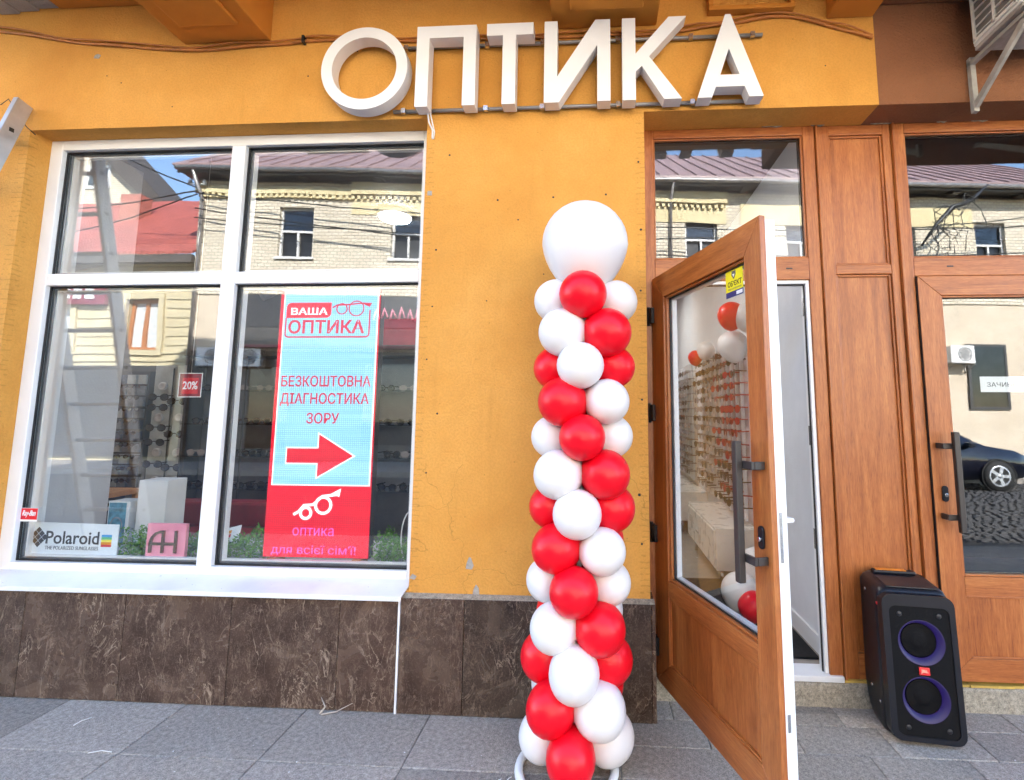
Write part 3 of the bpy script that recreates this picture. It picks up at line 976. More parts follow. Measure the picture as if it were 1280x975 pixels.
# ================================================================== SHOP INTERIOR
def struct(o): return tag(o, kind='structure')
struct(bx('interior_floor', 'interior_floor', -6.69, 6.69, .345, 8.99, 0.0, .13))
struct(bx('interior_ceiling', 'wall_dusk', -.6, 6.69, .345, 8.99, 3.36, 3.5))
struct(bx('interior_ceiling', 'wall_dusk', -6.69, -.601, .345, 8.99, 3.36, 3.5))
struct(bx('interior_wall', 'white_wall', 1.302, 1.44, .345, 7.0, .131, 3.359))
struct(bx('interior_wall', 'grey_partition', -6.69, 6.69, 7.001, 7.1, .131, 3.359))
struct(bx('interior_wall', 'wall_dusk', -6.69, -.6, 2.35, 2.45, .131, 3.359))
struct(bx('interior_wall', 'display_dark', 1.441, 6.69, 2.6, 2.7, .131, 3.359))
struct(bx('interior_wall', 'grey_partition', -3.60, -3.505, .345, .755, .131, 3.359))
struct(bx('interior_wall', 'white_wall', -1.0, .27, .345, .36, .131, 3.359))
g = MB(); g.box(-3.5125, -3.500, .2005, .344, .586, 3.253); g.box(-1.0125, -1.0005, .2005, .344, .586, 3.253); g.box(-3.50, -1.0125, .2005, .344, 3.242, 3.253)
g.build('inner_reveal', 'white_pvc', shop)
g = MB(); g.box(.2705, .282, .262, .344, .131, 3.253); g.box(1.2955, 1.3015, .262, .40, .131, 3.253)
g.build('inner_reveal', 'white_wall', shop)
bx('skirting', 'white_pvc', 1.288, 1.3015, .41, 6.9, .131, .235, shop, 0.002)
mat = bx('floor_mat', 'mat_black', .42, 1.27, .40, 1.75, .1305, .142, None, 0.003)
tag(mat, 'black ribbed door mat on the floor inside the open door', 'door mat')
ledge = bx('display_ledge', 'grey_partition', -3.498, -1.013, .2015, .78, .587, .640, shop, 0.003)
bx('display_ledge', 'display_dark', -3.498, -1.013, .30, .74, .131, .586, shop)

# ---- ceiling lamps (lit): one shows through the window, the rest are added out of view
def lamp(x, y, r, label, m_='lamp_glow'):
    e_ = empty('ceiling_lamp', (x, y, 3.359)); tag(e_, label, 'lamp', 'ceiling lamps of the shop')
    MB().lathe([(r, -.001), (r*1.02, -.02), (r*.98, -.04)], (0, 0, 0), 'z', 32).build('lamp_housing', 'white_pvc', e_)
    MB().lathe([(r*.94, -.0405), (r*.90, -.055), (r*.5, -.062)], (0, 0, 0), 'z', 32).build('diffuser', m_, e_)
lamp(-1.87, 1.62, .15, 'round white ceiling lamp glowing inside the right upper window pane')
lamp(-.22, 1.55, .17, 'unseen round fill lamp added to brighten the room just inside the entrance', 'fill_lamp_glow')  # added fill light, hidden from the camera by the pillar
lamp(0.25, 4.4, .17, 'unseen round fill lamp added deep inside the entrance room', 'fill_lamp_glow')  # second added fill light for the entrance room, also out of view
lamp(-5.4, 1.4, .15, 'unseen round fill lamp added left of the sunglasses display')  # added light for the window room, out of the camera's sight
def spot(x, y, z, label):
    e_ = empty('spotlight', (x, y, z)); tag(e_, label, 'spotlight')
    MB().tube([(0, 0, 0), (0, 0, .12)], .008, 8).build('stem', 'grey_tube', e_)
    MB().tube([(-.05, -.03, -.05), (.03, .05, .02)], [.045, .035], 14).build('lamp_head', 'grey_tube', e_)
track = bx('track_rail', 'white_metal', -3.4, -1.2, 1.08, 1.10, 2.62, 2.64); tag(track, 'white spotlight track rail under the shop ceiling', 'rail')
for xx in (-3.3, -1.3):
    MB().tube([(xx, 1.09, 2.64), (xx, 1.09, 3.359)], .005, 6).build('suspension', 'steel', track)
spot(-2.93, 1.09, 2.50, 'grey spotlight left of the window mullion'); spot(-2.65, 1.09, 2.50, 'grey spotlight right of the window mullion')

# ---- eyeglasses: one small mesh per frame colour
def specs_mesh(name, fr, lens, full=True):
    g = MB()
    for s in (-1, 1):
        cx = s*.035
        ring = [(cx+.027*math.cos(a), .021*math.sin(a)) for a in [2*math.pi*k/10 for k in range(10)]]
        inn = [(cx+.022*math.cos(a), .0165*math.sin(a)) for a in [2*math.pi*k/10 for k in range(10)]]
        b = len(g.v)
        g.v += [(x, 0, z) for x, z in ring] + [(x, -.001, z) for x, z in inn]
        for k in range(10):
            g._f(b+k, b+(k+1) % 10, b+10+(k+1) % 10, b+10+k)
        g.cur = 1
        g._f(*[b+10+k for k in range(10)])
        g.cur = 0
        x0 = s*.064
        g.box(min(x0, x0-s*.004), max(x0, x0-s*.004), 0, .11 if full else .03, .006, .012)
    g.box(-.009, .009, -.001, .003, .002, .007)
    return g.mesh(name, [fr, lens])
SP = {'dark': specs_mesh('specs_dark', 'frame_dark', 'lens_dark'), 'red': specs_mesh('specs_red', 'frame_red', 'frame_red'),
      'clear': specs_mesh('specs_clear', 'frame_clear', 'frame_clear'), 'brown': specs_mesh('specs_brown', 'frame_brown', 'lens_dark')}
def specs(kind, loc, rz, label, group, sc=1.0):
    o = bpy.data.objects.new('eyeglasses', SP[kind]); col.objects.link(o)
    o.location = loc; o.rotation_euler = (random.uniform(-.06, .06), 0, rz); o.scale = (sc,)*3
    return tag(o, label, 'eyeglasses', group)
# rack along the right wall, seen through the open door
random.seed(3)
rk = empty('eyeglasses_rack', (1.30, 1.7, .6)); tag(rk, 'wall rack of upright white rods full of eyeglasses inside the doorway', 'display rack')
def rel(mb, name, mat, par, bevel=0):
    o = mb.build(name, mat, par, bevel); o.matrix_parent_inverse = Matrix.Translation(-Vector(par.location)); return o
groups = [([1.74, 1.90, 2.06, 2.22, 2.40], 2.12, .70), ([2.74, 2.89, 3.04, 3.20, 3.36], 2.12, .72), ([4.04, 4.22, 4.40, 4.58, 4.78, 4.98, 5.2, 5.44], 2.10, .74)]
rel(MB().box(1.285, 1.3015, 1.62, 2.6, .62, 2.04), 'back_board', 'board_mauve', rk)
rel(MB().box(1.285, 1.3015, 2.66, 3.5, .62, 2.04), 'back_board', 'board_beige', rk)
rel(MB().box(1.285, 1.3015, 3.9, 5.6, .62, 2.02), 'back_board', 'board_beige', rk)
for gi, (ys, zt, zb) in enumerate(groups):
    for ri, yy in enumerate(ys):
        rel(MB().box(1.255, 1.280, yy-.014, yy+.014, zb-.08, zt+.10), 'rod', 'rod_white', rk)
        for k in range(14):
            z = zb+.03+k*(zt-zb-.06)/13
            if gi == 0:
                kind = 'red' if (4 <= k <= 10 and ri < 3) else random.choice(['dark', 'brown', 'red'])
            else:
                kind = random.choice(['clear', 'clear', 'brown', 'dark'] if gi == 1 else ['clear', 'clear', 'clear', 'brown'])
            lab = {'red': 'red-framed eyeglasses on the white rods of the rack inside the open door',
                   'dark': 'black eyeglasses on the white rods of the rack inside the open door',
                   'brown': 'brown-framed eyeglasses on the white rods of the rack inside the open door',
                   'clear': 'pale clear-framed eyeglasses on the far rods inside the open door'}[kind]
            specs(kind, (1.19, yy+random.uniform(-.012, .012), z), -math.pi/2+random.uniform(-.25, .25), lab, kind+' eyeglasses on the doorway rack', random.uniform(1.55, 1.8))
def cabinet(x0, x1, y0, y1, z0, z1, label):
    e_ = empty('low_cabinet', ((x0+x1)/2, (y0+y1)/2, .13)); tag(e_, label, 'cabinet')
    rel(MB().box(x0, x1, y0, y1, z0, z1), 'cabinet_body', 'cabinet_white', e_, 0.004)
    rel(MB().box(x0-.012, x0-.0005, y0+.02, y1-.02, z0+.02, z1-.02), 'cabinet_front', 'cabinet_white', e_, 0.003)
    for yy in (y0+.08, y1-.08):
        for xx in (x0+.06, x1-.06):
            rel(MB().tube([(xx, yy, .1305), (xx, yy, z0)], .016, 10), 'leg', 'steel', e_)
    rel(MB().tube([(x0-.03, (y0+y1)/2-.06, (z0+z1)/2), (x0-.03, (y0+y1)/2+.06, (z0+z1)/2)], .006, 8), 'knob', 'steel', e_)
cabinet(.955, 1.2995, 1.52, 2.75, .27, .60, 'low white cabinet on steel legs under the near eyeglasses rods')
cabinet(.955, 1.2995, 3.40, 5.2, .27, .60, 'low white cabinet on steel legs deep in the entrance room')
# ---- display against the back of the window room
dp = empty('sunglasses_display', (-4.3, 2.05, .131)); tag(dp, 'tall pale grey sunglasses display with round lamps behind the left pane', 'display')
rel(MB().box(-4.43, -4.02, 2.02, 2.10, .5, 1.98), 'back_panel', 'display_grey', dp)
rel(MB().box(-4.012, -3.965, 1.92, 2.10, .131, 2.02), 'post', 'display_dark', dp)
rel(MB().box(-4.235, -4.228, 2.010, 2.019, .6, 1.95), 'rod', 'display_dark', dp)
rel(MB().box(-4.5, -3.97, 1.78, 2.10, .131, .5), 'base_cabinet', 'display_dark', dp)
for (kx, kz) in ((-4.33, 1.77), (-4.12, 1.77), (-4.34, 1.46), (-4.13, 1.46), (-4.33, 1.12), (-4.12, 1.12), (-4.32, .85), (-4.12, .85)):
    rel(MB().lathe([(.040, 0), (.040, -.02), (.026, -.022), (.024, -.008), (.001, -.008)], (kx, 2.019, kz), 'y', 20), 'round_lamp', 'rod_white', dp)
for i, (sx, sz) in enumerate(((-4.33, 1.66), (-4.33, 1.56), (-4.33, 1.36), (-4.33, 1.22), (-4.13, 1.62), (-4.13, 1.30), (-4.33, 1.01), (-4.13, .98), (-4.32, .75), (-4.13, .72))):
    specs('dark', (sx, 1.97, sz), 0, 'black sunglasses on the pale grey display behind the left pane', 'sunglasses on the grey display', 1.75)
tl = empty('tile_board', (-4.72, 2.05, .131)); tag(tl, 'board of small dark product tiles at the left of the display', 'display board')
rel(MB().box(-4.92, -4.50, 2.03, 2.10, .5, 1.92), 'back_panel', 'display_dark', tl)
for r_ in range(12):
    for c_ in range(4):
        x0 = -4.905+c_*.1; z0 = .56+r_*.112
        rel(MB().box(x0, x0+.088, 2.018-random.uniform(0, .02), 2.0295, z0, z0+.092), 'tile', random.choice(['display_tile', 'tile_blue', 'display_grey', 'display_tile']), tl)
random.seed(17)
for r_ in range(11):
    for c_ in range(3):
        specs('dark' if random.random() < .7 else 'brown', (-4.84+c_*.13+random.uniform(-.01, .01), 1.965, .62+r_*.115), 0, 'dark sunglasses on the tile board behind the left pane', 'sunglasses on the tile board', 1.0)
cab = empty('glass_cabinet', (-3.3, 2.1, .131)); tag(cab, 'dark cabinet with glass shelves of eyewear behind the mullion', 'cabinet')
rel(MB().box(-3.955, -1.62, 2.10, 2.16, .131, 2.15), 'back_panel', 'spacer_grey', cab)
rel(MB().box(-3.955, -1.62, 1.80, 2.10, 2.05, 2.15), 'top', 'display_dark', cab)
for z in (.80, 1.10, 1.40, 1.72):
    rel(MB().box(-3.95, -1.63, 1.82, 2.095, z, z+.008), 'shelf', 'far_glass', cab)
for x in (-3.94, -3.35, -2.75, -2.2, -1.64):
    rel(MB().box(x, x+.012, 1.83, 1.842, .131, 2.05), 'upright', 'display_dark', cab)
random.seed(21)
for z in (.808, 1.108, 1.408, 1.728):
    x = -3.85
    while x < -1.7:
        specs(random.choice(['dark', 'dark', 'brown', 'clear']), (x, 1.93+random.uniform(-.03, .03), z+.024), random.uniform(-.25, .25), 'eyewear standing on a shelf of the glass cabinet behind the mullion', 'eyewear on the glass shelves', 1.5)
        x += random.uniform(.17, .24)
for (x, z, ww, hh) in ((-3.78, 1.42, .16, .26), (-2.45, 1.12, .14, .2)):
    tag(bx('display_card', 'tile_blue', x, x+ww, 2.03, 2.05, z, z+hh), 'dark blue display card leaning in the glass cabinet, ' + ('left of the two' if x < -3 else 'right of the two'), 'card')
sf = empty('red_sofa', (-3.0, 1.35, .131)); tag(sf, 'low dark red sofa behind the window greenery', 'sofa')
rel(MB().box(-3.85, -2.0, 1.15, 1.70, .2, .52), 'seat', 'sofa_red', sf, 0.03)
rel(MB().box(-3.85, -2.0, 1.58, 1.74, .5201, .74), 'backrest', 'sofa_red', sf, 0.03)
for x in (-3.8, -2.1):
    rel(MB().box(x, x+.05, 1.2, 1.25, .131, .2), 'leg', 'display_dark', sf)
tb = empty('tan_table', (-4.1, 1.3, .131)); tag(tb, 'small tan wooden table behind the left pane', 'table')
rel(MB().box(-4.35, -3.95, 1.15, 1.5, .82, .86), 'table_top', 'tan_wood', tb, 0.004)
for (x, y) in ((-4.33, 1.17), (-4.0, 1.17), (-4.33, 1.45), (-4.0, 1.45)):
    rel(MB().box(x, x+.03, y, y+.03, .131, .82), 'leg', 'tan_wood', tb)
pn = bx('red_wall_panel', 'sofa_red', -2.4, -1.55, 2.32, 2.348, .9, 2.5); tag(pn, 'dark red wall panel seen right of the lit screen', 'panel')
rr = empty('rod_stand', (-1.93, 2.2, .131)); tag(rr, 'white rods of an eyewear stand right of the lit screen', 'display rack')
for x in (-2.02, -1.93, -1.80):
    rel(MB().box(x-.012, x+.012, 2.28, 2.30, .131, 2.12), 'rod', 'rod_white', rr)
rel(MB().box(-2.35, -1.72, 2.262, 2.28, 1.88, 1.90), 'rail', 'rod_white', rr)
PX0, PX1, PZ0, PZ1, PY = -2.872, -2.711, 1.624, 1.783, .55
po = empty('discount_poster', ((PX0+PX1)/2, PY, PZ0)); tag(po, 'small dark red 20% discount poster with white frame', 'poster')
rel(MB().box(PX0, PX1, PY, PY+.003, PZ0, PZ1), 'sheet', 'print_darkred', po)
for k, (a, b, c, d) in enumerate(((PX0-.004, PX1+.004, PZ0-.004, PZ0+.001), (PX0-.004, PX1+.004, PZ1-.001, PZ1+.004), (PX0-.004, PX0+.001, PZ0+.0015, PZ1-.0015), (PX1-.001, PX1+.004, PZ0+.0015, PZ1-.0015))):
    rel(MB().box(a, b, PY-.002, PY-.0005, c, d), 'border', 'print_white', po)
rel(MB().box(PX0+.022, PX1-.022, PY-.0015, PY-.0005, PZ0+.02, PZ1-.03), 'centre_field', 'print_red', po)
o = text('lettering', '20%', 'print_white', PX0+.028, PX1-.026, PZ0+.05, PZ0+.105, PY-.0016, po, depth=.0006, bold=.02); o.matrix_parent_inverse = Matrix.Translation(-Vector(po.location))
rel(MB().tube([((PX0+PX1)/2, PY, PZ1+.004), ((PX0+PX1)/2, PY, 3.359)], .0012, 5), 'hanging_thread', 'cable_white', po)

# ---- things standing in the window
def ch(o, par):
    o.parent = par; o.matrix_parent_inverse = Matrix.Translation(-Vector(par.location)); return o
LZ = .6405
pb = empty('advertising_board', (-3.18, .215, LZ)); tag(pb, 'white sunglasses board with black lettering in the window corner', 'sign board')
ch(MB().prism_y([(-3.484, LZ), (-2.868, LZ), (-2.868, .846), (-3.470, .854)], .212, .217).build('board', 'board_white', None), pb)
ch(text('lettering', 'Polaroid', 'print_black', -3.325, -2.985, .728, .803, .2118, None, bold=.012), pb)
ch(text('lettering', 'THE POLARIZED SUNGLASSES', 'print_grey', -3.325, -2.985, .695, .716, .2118, None), pb)
for i in range(3):
    for j in range(3):
        cx, cz = -3.375, .766; s_ = .0205
        a, b = (i-1)*s_, (j-1)*s_
        px, pz = cx+(a-b), cz+(a+b)*1.0
        ch(curve_mesh('emblem', [[(px, pz-.0185), (px+.0185, pz), (px, pz+.0185), (px-.0185, pz)]], 'print_black', .001, None, .2108), pb)
for k, m_ in enumerate(['print_red', 'print_orange', 'print_yellow', 'print_green', 'print_blue']):
    ch(bx('colour_bar', m_, -2.970, -2.905, .2108, .2118, .716+k*.0142, .716+(k+1)*.0142-.0004), pb)
rb = empty('window_sticker', (-3.42, WY+.039, .86)); tag(rb, 'small red sticker with white script at the window bottom left', 'sticker')
RY = .1485
ch(bx('sheet', 'print_red', -3.4300, -3.327, RY, RY+.0008, .881, .946), rb)
ch(bx('edge', 'print_white', -3.4305, -3.325, RY+.0009, RY+.0016, .870, .948), rb)
ch(text('lettering', 'Ray-Ban', 'print_white', -3.422, -3.336, .893, .935, RY-.0002, None, bold=.02, shear=.35), rb)
ph = empty('pink_display_box', (-2.565, .24, LZ)); tag(ph, 'pink square display box with bronze letters on the window ledge', 'display box')
ch(bx('box', 'pink_box', -2.690, -2.445, .215, .238, LZ, .857, None, 0.003), ph)
A1 = [(-2.665+.0, .69), (-2.650, .69), (-2.650, .735), (-2.588, .735), (-2.588, .69), (-2.573, .69), (-2.573, .735), (-2.508, .735), (-2.508, .69), (-2.493, .69), (-2.493, .818), (-2.508, .818), (-2.508, .750), (-2.573, .750), (-2.573, .818), (-2.60, .818), (-2.632, .806), (-2.655, .782), (-2.665, .75)]
A1h = [(-2.650, .750), (-2.588, .750), (-2.588, .803), (-2.602, .803), (-2.625, .793), (-2.642, .775)]
ch(curve_mesh('letter', [A1, A1h], 'bronze_letter', .010, None, .2045), ph)
def carton(name, x0, x1, y0, y1, z1, label, m_='box_white'):
    e_ = empty(name, ((x0+x1)/2, (y0+y1)/2, LZ)); tag(e_, label, 'box')
    ch(bx('box', m_, x0, x1, y0, y1, LZ, z1, None, 0.003), e_); return e_
wb = carton('white_box', -3.06, -2.86, .52, .68, 1.065, 'plain tall white box standing behind the pink display box')
sb = carton('product_box', -3.24, -3.09, .50, .62, .93, 'small white box with a blue picture beside the tall white box')
ch(bx('picture', 'print_teal', -3.232, -3.112, .4985, .4995, LZ+.01, .92), sb)
ch(curve_mesh('picture_shape', [circle(-3.172, .77, .045, 20, .06), circle(-3.172, .77, .037, 20, .05)], 'display_tile', .001, None, .4972), sb)
lf = empty('folded_leaflet', (-2.31, .36, LZ)); lf.rotation_euler = (0, 0, R(8)); tag(lf, 'white folded leaflet with coloured squares lying on the greenery', 'leaflet')
q = MB(); q.box(-.10, .08, -.001, .001, .0, .12)
sh = q.build('sheet', 'print_white', lf); sh.rotation_euler = (R(-38), R(-14), 0); sh.location = (0, 0, .055)
for k, m_ in enumerate(['print_blue', 'print_orange', 'print_red', 'print_blue', 'print_green', 'print_orange']):
    bx('colour_square', m_, -.075+(k % 3)*.036, -.047+(k % 3)*.036, -.0025, -.0012, .052+(k//3)*.026, .073+(k//3)*.026, sh)
# artificial boxwood along the ledge
random.seed(8)
gr = MB()
def leaf_at(c):
    l = random.uniform(.012, .022)
    d = Vector((random.gauss(0, 1), random.gauss(0, 1), random.gauss(.5, .8))).normalized()
    s_ = d.cross(Vector((random.random(), random.random(), random.random()))).normalized()*l*.45
    p = Vector(c)
    gr.add([p, p+d*l*.5+s_, p+d*l, p+d*l*.5-s_], [(0, 1, 2, 3)])
for (x0, x1, n_) in ((-2.93, -2.32, 3300), (-2.32, -1.98, 1600), (-1.33, -1.03, 2100)):
    for _ in range(n_):
        xx = random.uniform(x0, x1); yy = random.uniform(.24, .46)
        top = .775+.03*math.sin(xx*23)+.02*math.sin(xx*51+yy*40)-.25*abs(yy-.35)**1.5
        leaf_at((xx, yy, random.uniform(LZ+.01, top)))
tag(gr.build('artificial_boxwood', 'boxwood'), 'green artificial boxwood strip along the window ledge', 'greenery', kind='stuff')

# ---- LED screen
SY = .225
ls = empty('led_screen', (-1.65, SY, LZ)); tag(ls, 'tall lit LED screen with red arrow and blue field in the window', 'screen')
ch(bx('screen_body', 'black_plastic', -1.972, -1.330, SY+.004, SY+.06, .676, 2.300, None, 0.002), ls)
ch(bx('red_field', 'led_red', -1.968, -1.334, SY, SY+.0035, .680, 2.297), ls)
ch(bx('blue_field', 'led_blue', -1.938, -1.350, SY-.0025, SY-.0005, 1.098, 2.278), ls)
fr_ = MB(); frame_rect(fr_, -1.946, -1.342, 1.090, 2.286, .0078, SY-.0025, SY-.0006); ch(fr_.build('white_edge', 'led_white', None), ls)
for x in (-1.93, -1.42):
    ch(bx('foot', 'tan_wood', x, x+.05, SY-.02, SY+.08, LZ, .675), ls)
T = SY-.003
def scr(name, body, mat, x0, x1, z0, z1, bold=0.0, dy=0): return ch(text(name, body, mat, x0, x1, z0, z1, T-dy, None, bold=bold), ls)
ch(curve_mesh('logo_field', [rrect(-1.926, -1.640, 2.103, 2.198, .030, (0, 1, 0, 1))], 'led_logo', .001, None, T-.001), ls)
scr('lettering', 'ВАША', 'led_white', -1.895, -1.662, 2.122, 2.166, .02, .002)
box_o = [(-1.926, 2.103), (-1.926, 2.005)] + [(-1.906+.02*math.cos(R(a)), 2.003+.02*math.sin(R(a))) for a in (180, 210, 240, 270)] + [(-1.42, 1.983)] + [(-1.415+.02*math.cos(R(a)), 2.003+.02*math.sin(R(a))) for a in (270, 300, 330, 360)] + [(-1.395, 2.150)]
ch(curve_mesh('logo_outline', [band(box_o, .009)], 'led_redtext', .001, None, T-.001), ls)
scr('lettering', 'ОПТИКА', 'led_redtext', -1.908, -1.425, 2.004, 2.090, .024)
ch(curve_mesh('glasses_icon', [circle(-1.573, 2.158, .036, 24), circle(-1.573, 2.158, .029, 24)], 'led_redtext', .001, None, T-.001), ls)
ch(curve_mesh('glasses_icon', [circle(-1.481, 2.160, .050, 28), circle(-1.481, 2.160, .043, 28)], 'led_redtext', .001, None, T-.001), ls)
ch(curve_mesh('glasses_icon', [band([(-1.632, 2.166), (-1.602, 2.182), (-1.54, 2.184), (-1.44, 2.192), (-1.385, 2.190), (-1.402, 2.170)], .009)], 'led_redtext', .001, None, T-.0022), ls)
scr('lettering', 'БЕЗКОШТОВНА', 'led_redtext', -1.928, -1.368, 1.678, 1.745, .012)
scr('lettering', 'ДІАГНОСТИКА', 'led_redtext', -1.928, -1.374, 1.560, 1.640, .012)
scr('lettering', 'ЗОРУ', 'led_redtext', -1.755, -1.552, 1.455, 1.520, .012)
ch(curve_mesh('arrow', [[(-1.862, 1.222), (-1.668, 1.222), (-1.668, 1.140), (-1.452, 1.265), (-1.668, 1.392), (-1.668, 1.308), (-1.862, 1.308)]], 'led_red', .001, None, T-.001), ls)
arE = [(-1.870, 1.214), (-1.676, 1.214), (-1.676, 1.126), (-1.436, 1.265), (-1.676, 1.406), (-1.676, 1.316), (-1.870, 1.316)]
ch(curve_mesh('arrow_edge', [arE], 'led_white', .0006, None, T-.0004), ls)
# tilted white spectacles on the red field
for (cx, cz, r_) in ((-1.722, .932, .040), (-1.618, .978, .055)):
    ch(curve_mesh('glasses_icon', [circle(cx, cz, r_, 28), circle(cx, cz, r_-.017, 28)], 'led_white', .001, None, T-.001), ls)
ch(curve_mesh('glasses_icon', [band([(-1.795, .922), (-1.765, .940), (-1.735, .976), (-1.68, .980), (-1.625, 1.03), (-1.575, 1.035), (-1.515, 1.068), (-1.530, 1.030)], .016)], 'led_white', .001, None, T-.0022), ls)
scr('lettering', 'оптика', 'led_pink', -1.795, -1.545, .802, .848, 0.0)
scr('lettering', "для всієї сім'ї!", 'led_pink', -1.918, -1.408, .690, .748, 0.0)
# white power lead behind the pane
lead = MB(); lead.smooth = True
lead.tube([(-1.12+.06*math.cos(t)*(1-.05*t), .30, .84+.13*math.sin(t)-.02*t) for t in [k*.33 for k in range(17)]], .004, 8)
lead.build('power_lead', 'cable_white'); tag(bpy.data.objects['power_lead'], 'white looped cable behind the right pane above the greenery', 'cable')

# ================================================================== SIGN
sg = empty('letter_sign', (-.35, -.03, 3.25)); tag(sg, 'large white three-dimensional six-letter sign on two grey rails', 'sign')
zb, zt, s_ = 3.256, 3.752, .074
def letter(loops):
    o = curve_mesh('letter', loops, 'sign_white', .076, None, -.11, 'sign_side')
    bv = o.modifiers.new('Bevel', 'BEVEL'); bv.width = .002; bv.segments = 1; bv.limit_method = 'ANGLE'; bv.angle_limit = R(50)
    ch(o, sg); return o
letter([circle(-1.347, 3.507, .256, 96), circle(-1.347, 3.507, .192, 96)])
x0, x1 = -1.040, -.692
letter([[(x0, zb), (x0+s_, zb), (x0+s_, zt-s_), (x1-s_, zt-s_), (x1-s_, zb), (x1, zb), (x1, zt), (x0, zt)]])
letter([[(-.538, zb), (-.462, zb), (-.462, zt-s_), (-.362, zt-s_), (-.362, zt), (-.631, zt), (-.631, zt-s_), (-.538, zt-s_)]])
x0, x1 = -.298, .076
letter([[(x0, zb), (x0+s_+.01, zb), (x1-s_, zt-.155), (x1-s_, zb), (x1, zb), (x1, zt), (x1-s_-.01, zt), (x0+s_, zb+.155), (x0+s_, zt), (x0, zt)]])
x0 = .143
letter([[(x0, zb), (x0+s_, zb), (x0+s_, 3.425), (x0+.108, 3.460), (.372, zb), (.470, zb), (.292, 3.515), (.502, zt), (.404, zt), (x0+s_, 3.533), (x0+s_, zt), (x0, zt)]])
letter([[(.554, zb), (.632, zb), (.655, 3.318), (.812, 3.318), (.834, zb), (.912, zb), (.748, zt), (.718, zt)], [(.681, 3.388), (.786, 3.388), (.733, 3.545)]])
for z, a, b in ((3.692, -1.19, .95), (3.288, -1.20, .90)):
    ch(MB().tube([(a, -.018, z), (b, -.018, z)], .011, 10).build('rail', 'grey_tube', None), sg)
    for x in (-1.15, -.66, -.33, .11, .53, .88):
        ch(bx('rail_clip', 'steel', x, x+.025, -.0335, -.006, z-.014, z+.014), sg)
feed = MB(); feed.tube([(-.985, -.04, 3.258), (-.98, -.03, 3.21), (-.962, -.012, 3.17), (-.965, -.008, 3.13), (-.968, .05, 3.10)], .005, 8)
feed.tube([(-.97, -.04, 3.258), (-.958, -.03, 3.2), (-.952, -.010, 3.16), (-.958, -.004, 3.12)], .004, 8)
ch(feed.build('feed_cable', 'cable_white', None), sg)

# wall cables
pth = [(-5.0, 4.02), (-4.3, 3.99), (-3.78, 3.925), (-3.33, 3.84), (-2.96, 3.79), (-2.53, 3.745), (-2.18, 3.752), (-1.87, 3.765), (-1.67, 3.775), (-1.03, 3.745), (-.69, 3.742), (-.31, 3.738), (.07, 3.732), (.39, 3.735), (.62, 3.76), (.85, 3.79), (1.1, 3.808), (1.34, 3.735), (1.565, 3.652)]
def dense(p, n=6):
    out = []
    for i in range(len(p)-1):
        a = p[max(i-1, 0)]; b = p[i]; c = p[i+1]; d = p[min(i+2, len(p)-1)]
        for k in range(n):
            t = k/n
            out.append(tuple(.5*((2*b[j])+(-a[j]+c[j])*t+(2*a[j]-5*b[j]+4*c[j]-d[j])*t*t+(-a[j]+3*b[j]-3*c[j]+d[j])*t**3) for j in range(2)))
    out.append(p[-1]); return out
dp_ = dense(pth)
for k, (r_, dz, nm) in enumerate(((.009, 0, 'thick orange-painted cable sagging across the wall above the window'), (.0055, .020, 'thin orange-painted cable running just above the thick wall cable'))):
    c = MB()
    c.tube([(x, -.010-.004*math.sin(i*.9+k*2)-(.006 if k else 0), z+dz+.006*math.sin(i*.55+k)*(1 if k else .3)) for i, (x, z) in enumerate(dp_)], r_, 7)
    tag(c.build('wall_cable', 'cable_orange'), nm, 'cable')
ct = MB(); ct.box(-1.79, -1.775, -.03, -.0005, 3.755, 3.80); tag(ct.build('cable_clip', 'cable_black'), 'small dark clip holding the wall cables left of the letter O', 'clip')

# ================================================================== STICKERS ON THE DOORS
sx = empty('security_sticker'); sx.matrix_world = DOORX; tag(sx, 'yellow and blue security sticker in the top corner of the open door', 'sticker')
GY = .0352
bx('sheet', 'print_yellow', 0.705, 0.831, GY-.0012, GY, 2.062, 2.166, sx)
bx('strip', 'print_navy', 0.705, 0.831, GY-.0012, GY, 2.036, 2.0615, sx)
bx('strip_field', 'print_white', 0.783, 0.827, GY-.0018, GY-.0013, 2.041, 2.056, sx)
curve_mesh('shield', [[(0.751, 2.150), (0.751, 2.132), (0.766, 2.112), (0.781, 2.132), (0.781, 2.150)]], 'print_grey', .0005, sx, GY-.0018)
curve_mesh('shield', [[(0.758, 2.136), (0.766, 2.122), (0.774, 2.136)]], 'print_white', .0005, sx, GY-.0025)
text('lettering', "ОБ'ЄКТ", 'print_black', 0.721, 0.823, 2.083, 2.107, GY-.0013, sx, depth=.0005, bold=.02)
text('lettering', 'ПІД ОХОРОНОЮ', 'print_grey', 0.723, 0.821, 2.067, 2.076, GY-.0013, sx, depth=.0005)
cs = empty('closed_sign', (2.36, DY+.07, 1.65)); tag(cs, 'white notice sheet with grey lettering behind the glass of the shut door', 'sign')
ch(bx('sheet', 'print_white', 2.150, 2.47, DY+.048, DY+.050, 1.655, 1.742), cs)
ch(text('lettering', 'ЗАЧИНЕНО', 'print_grey', 2.185, 2.40, 1.684, 1.710, DY+.0478, None), cs)

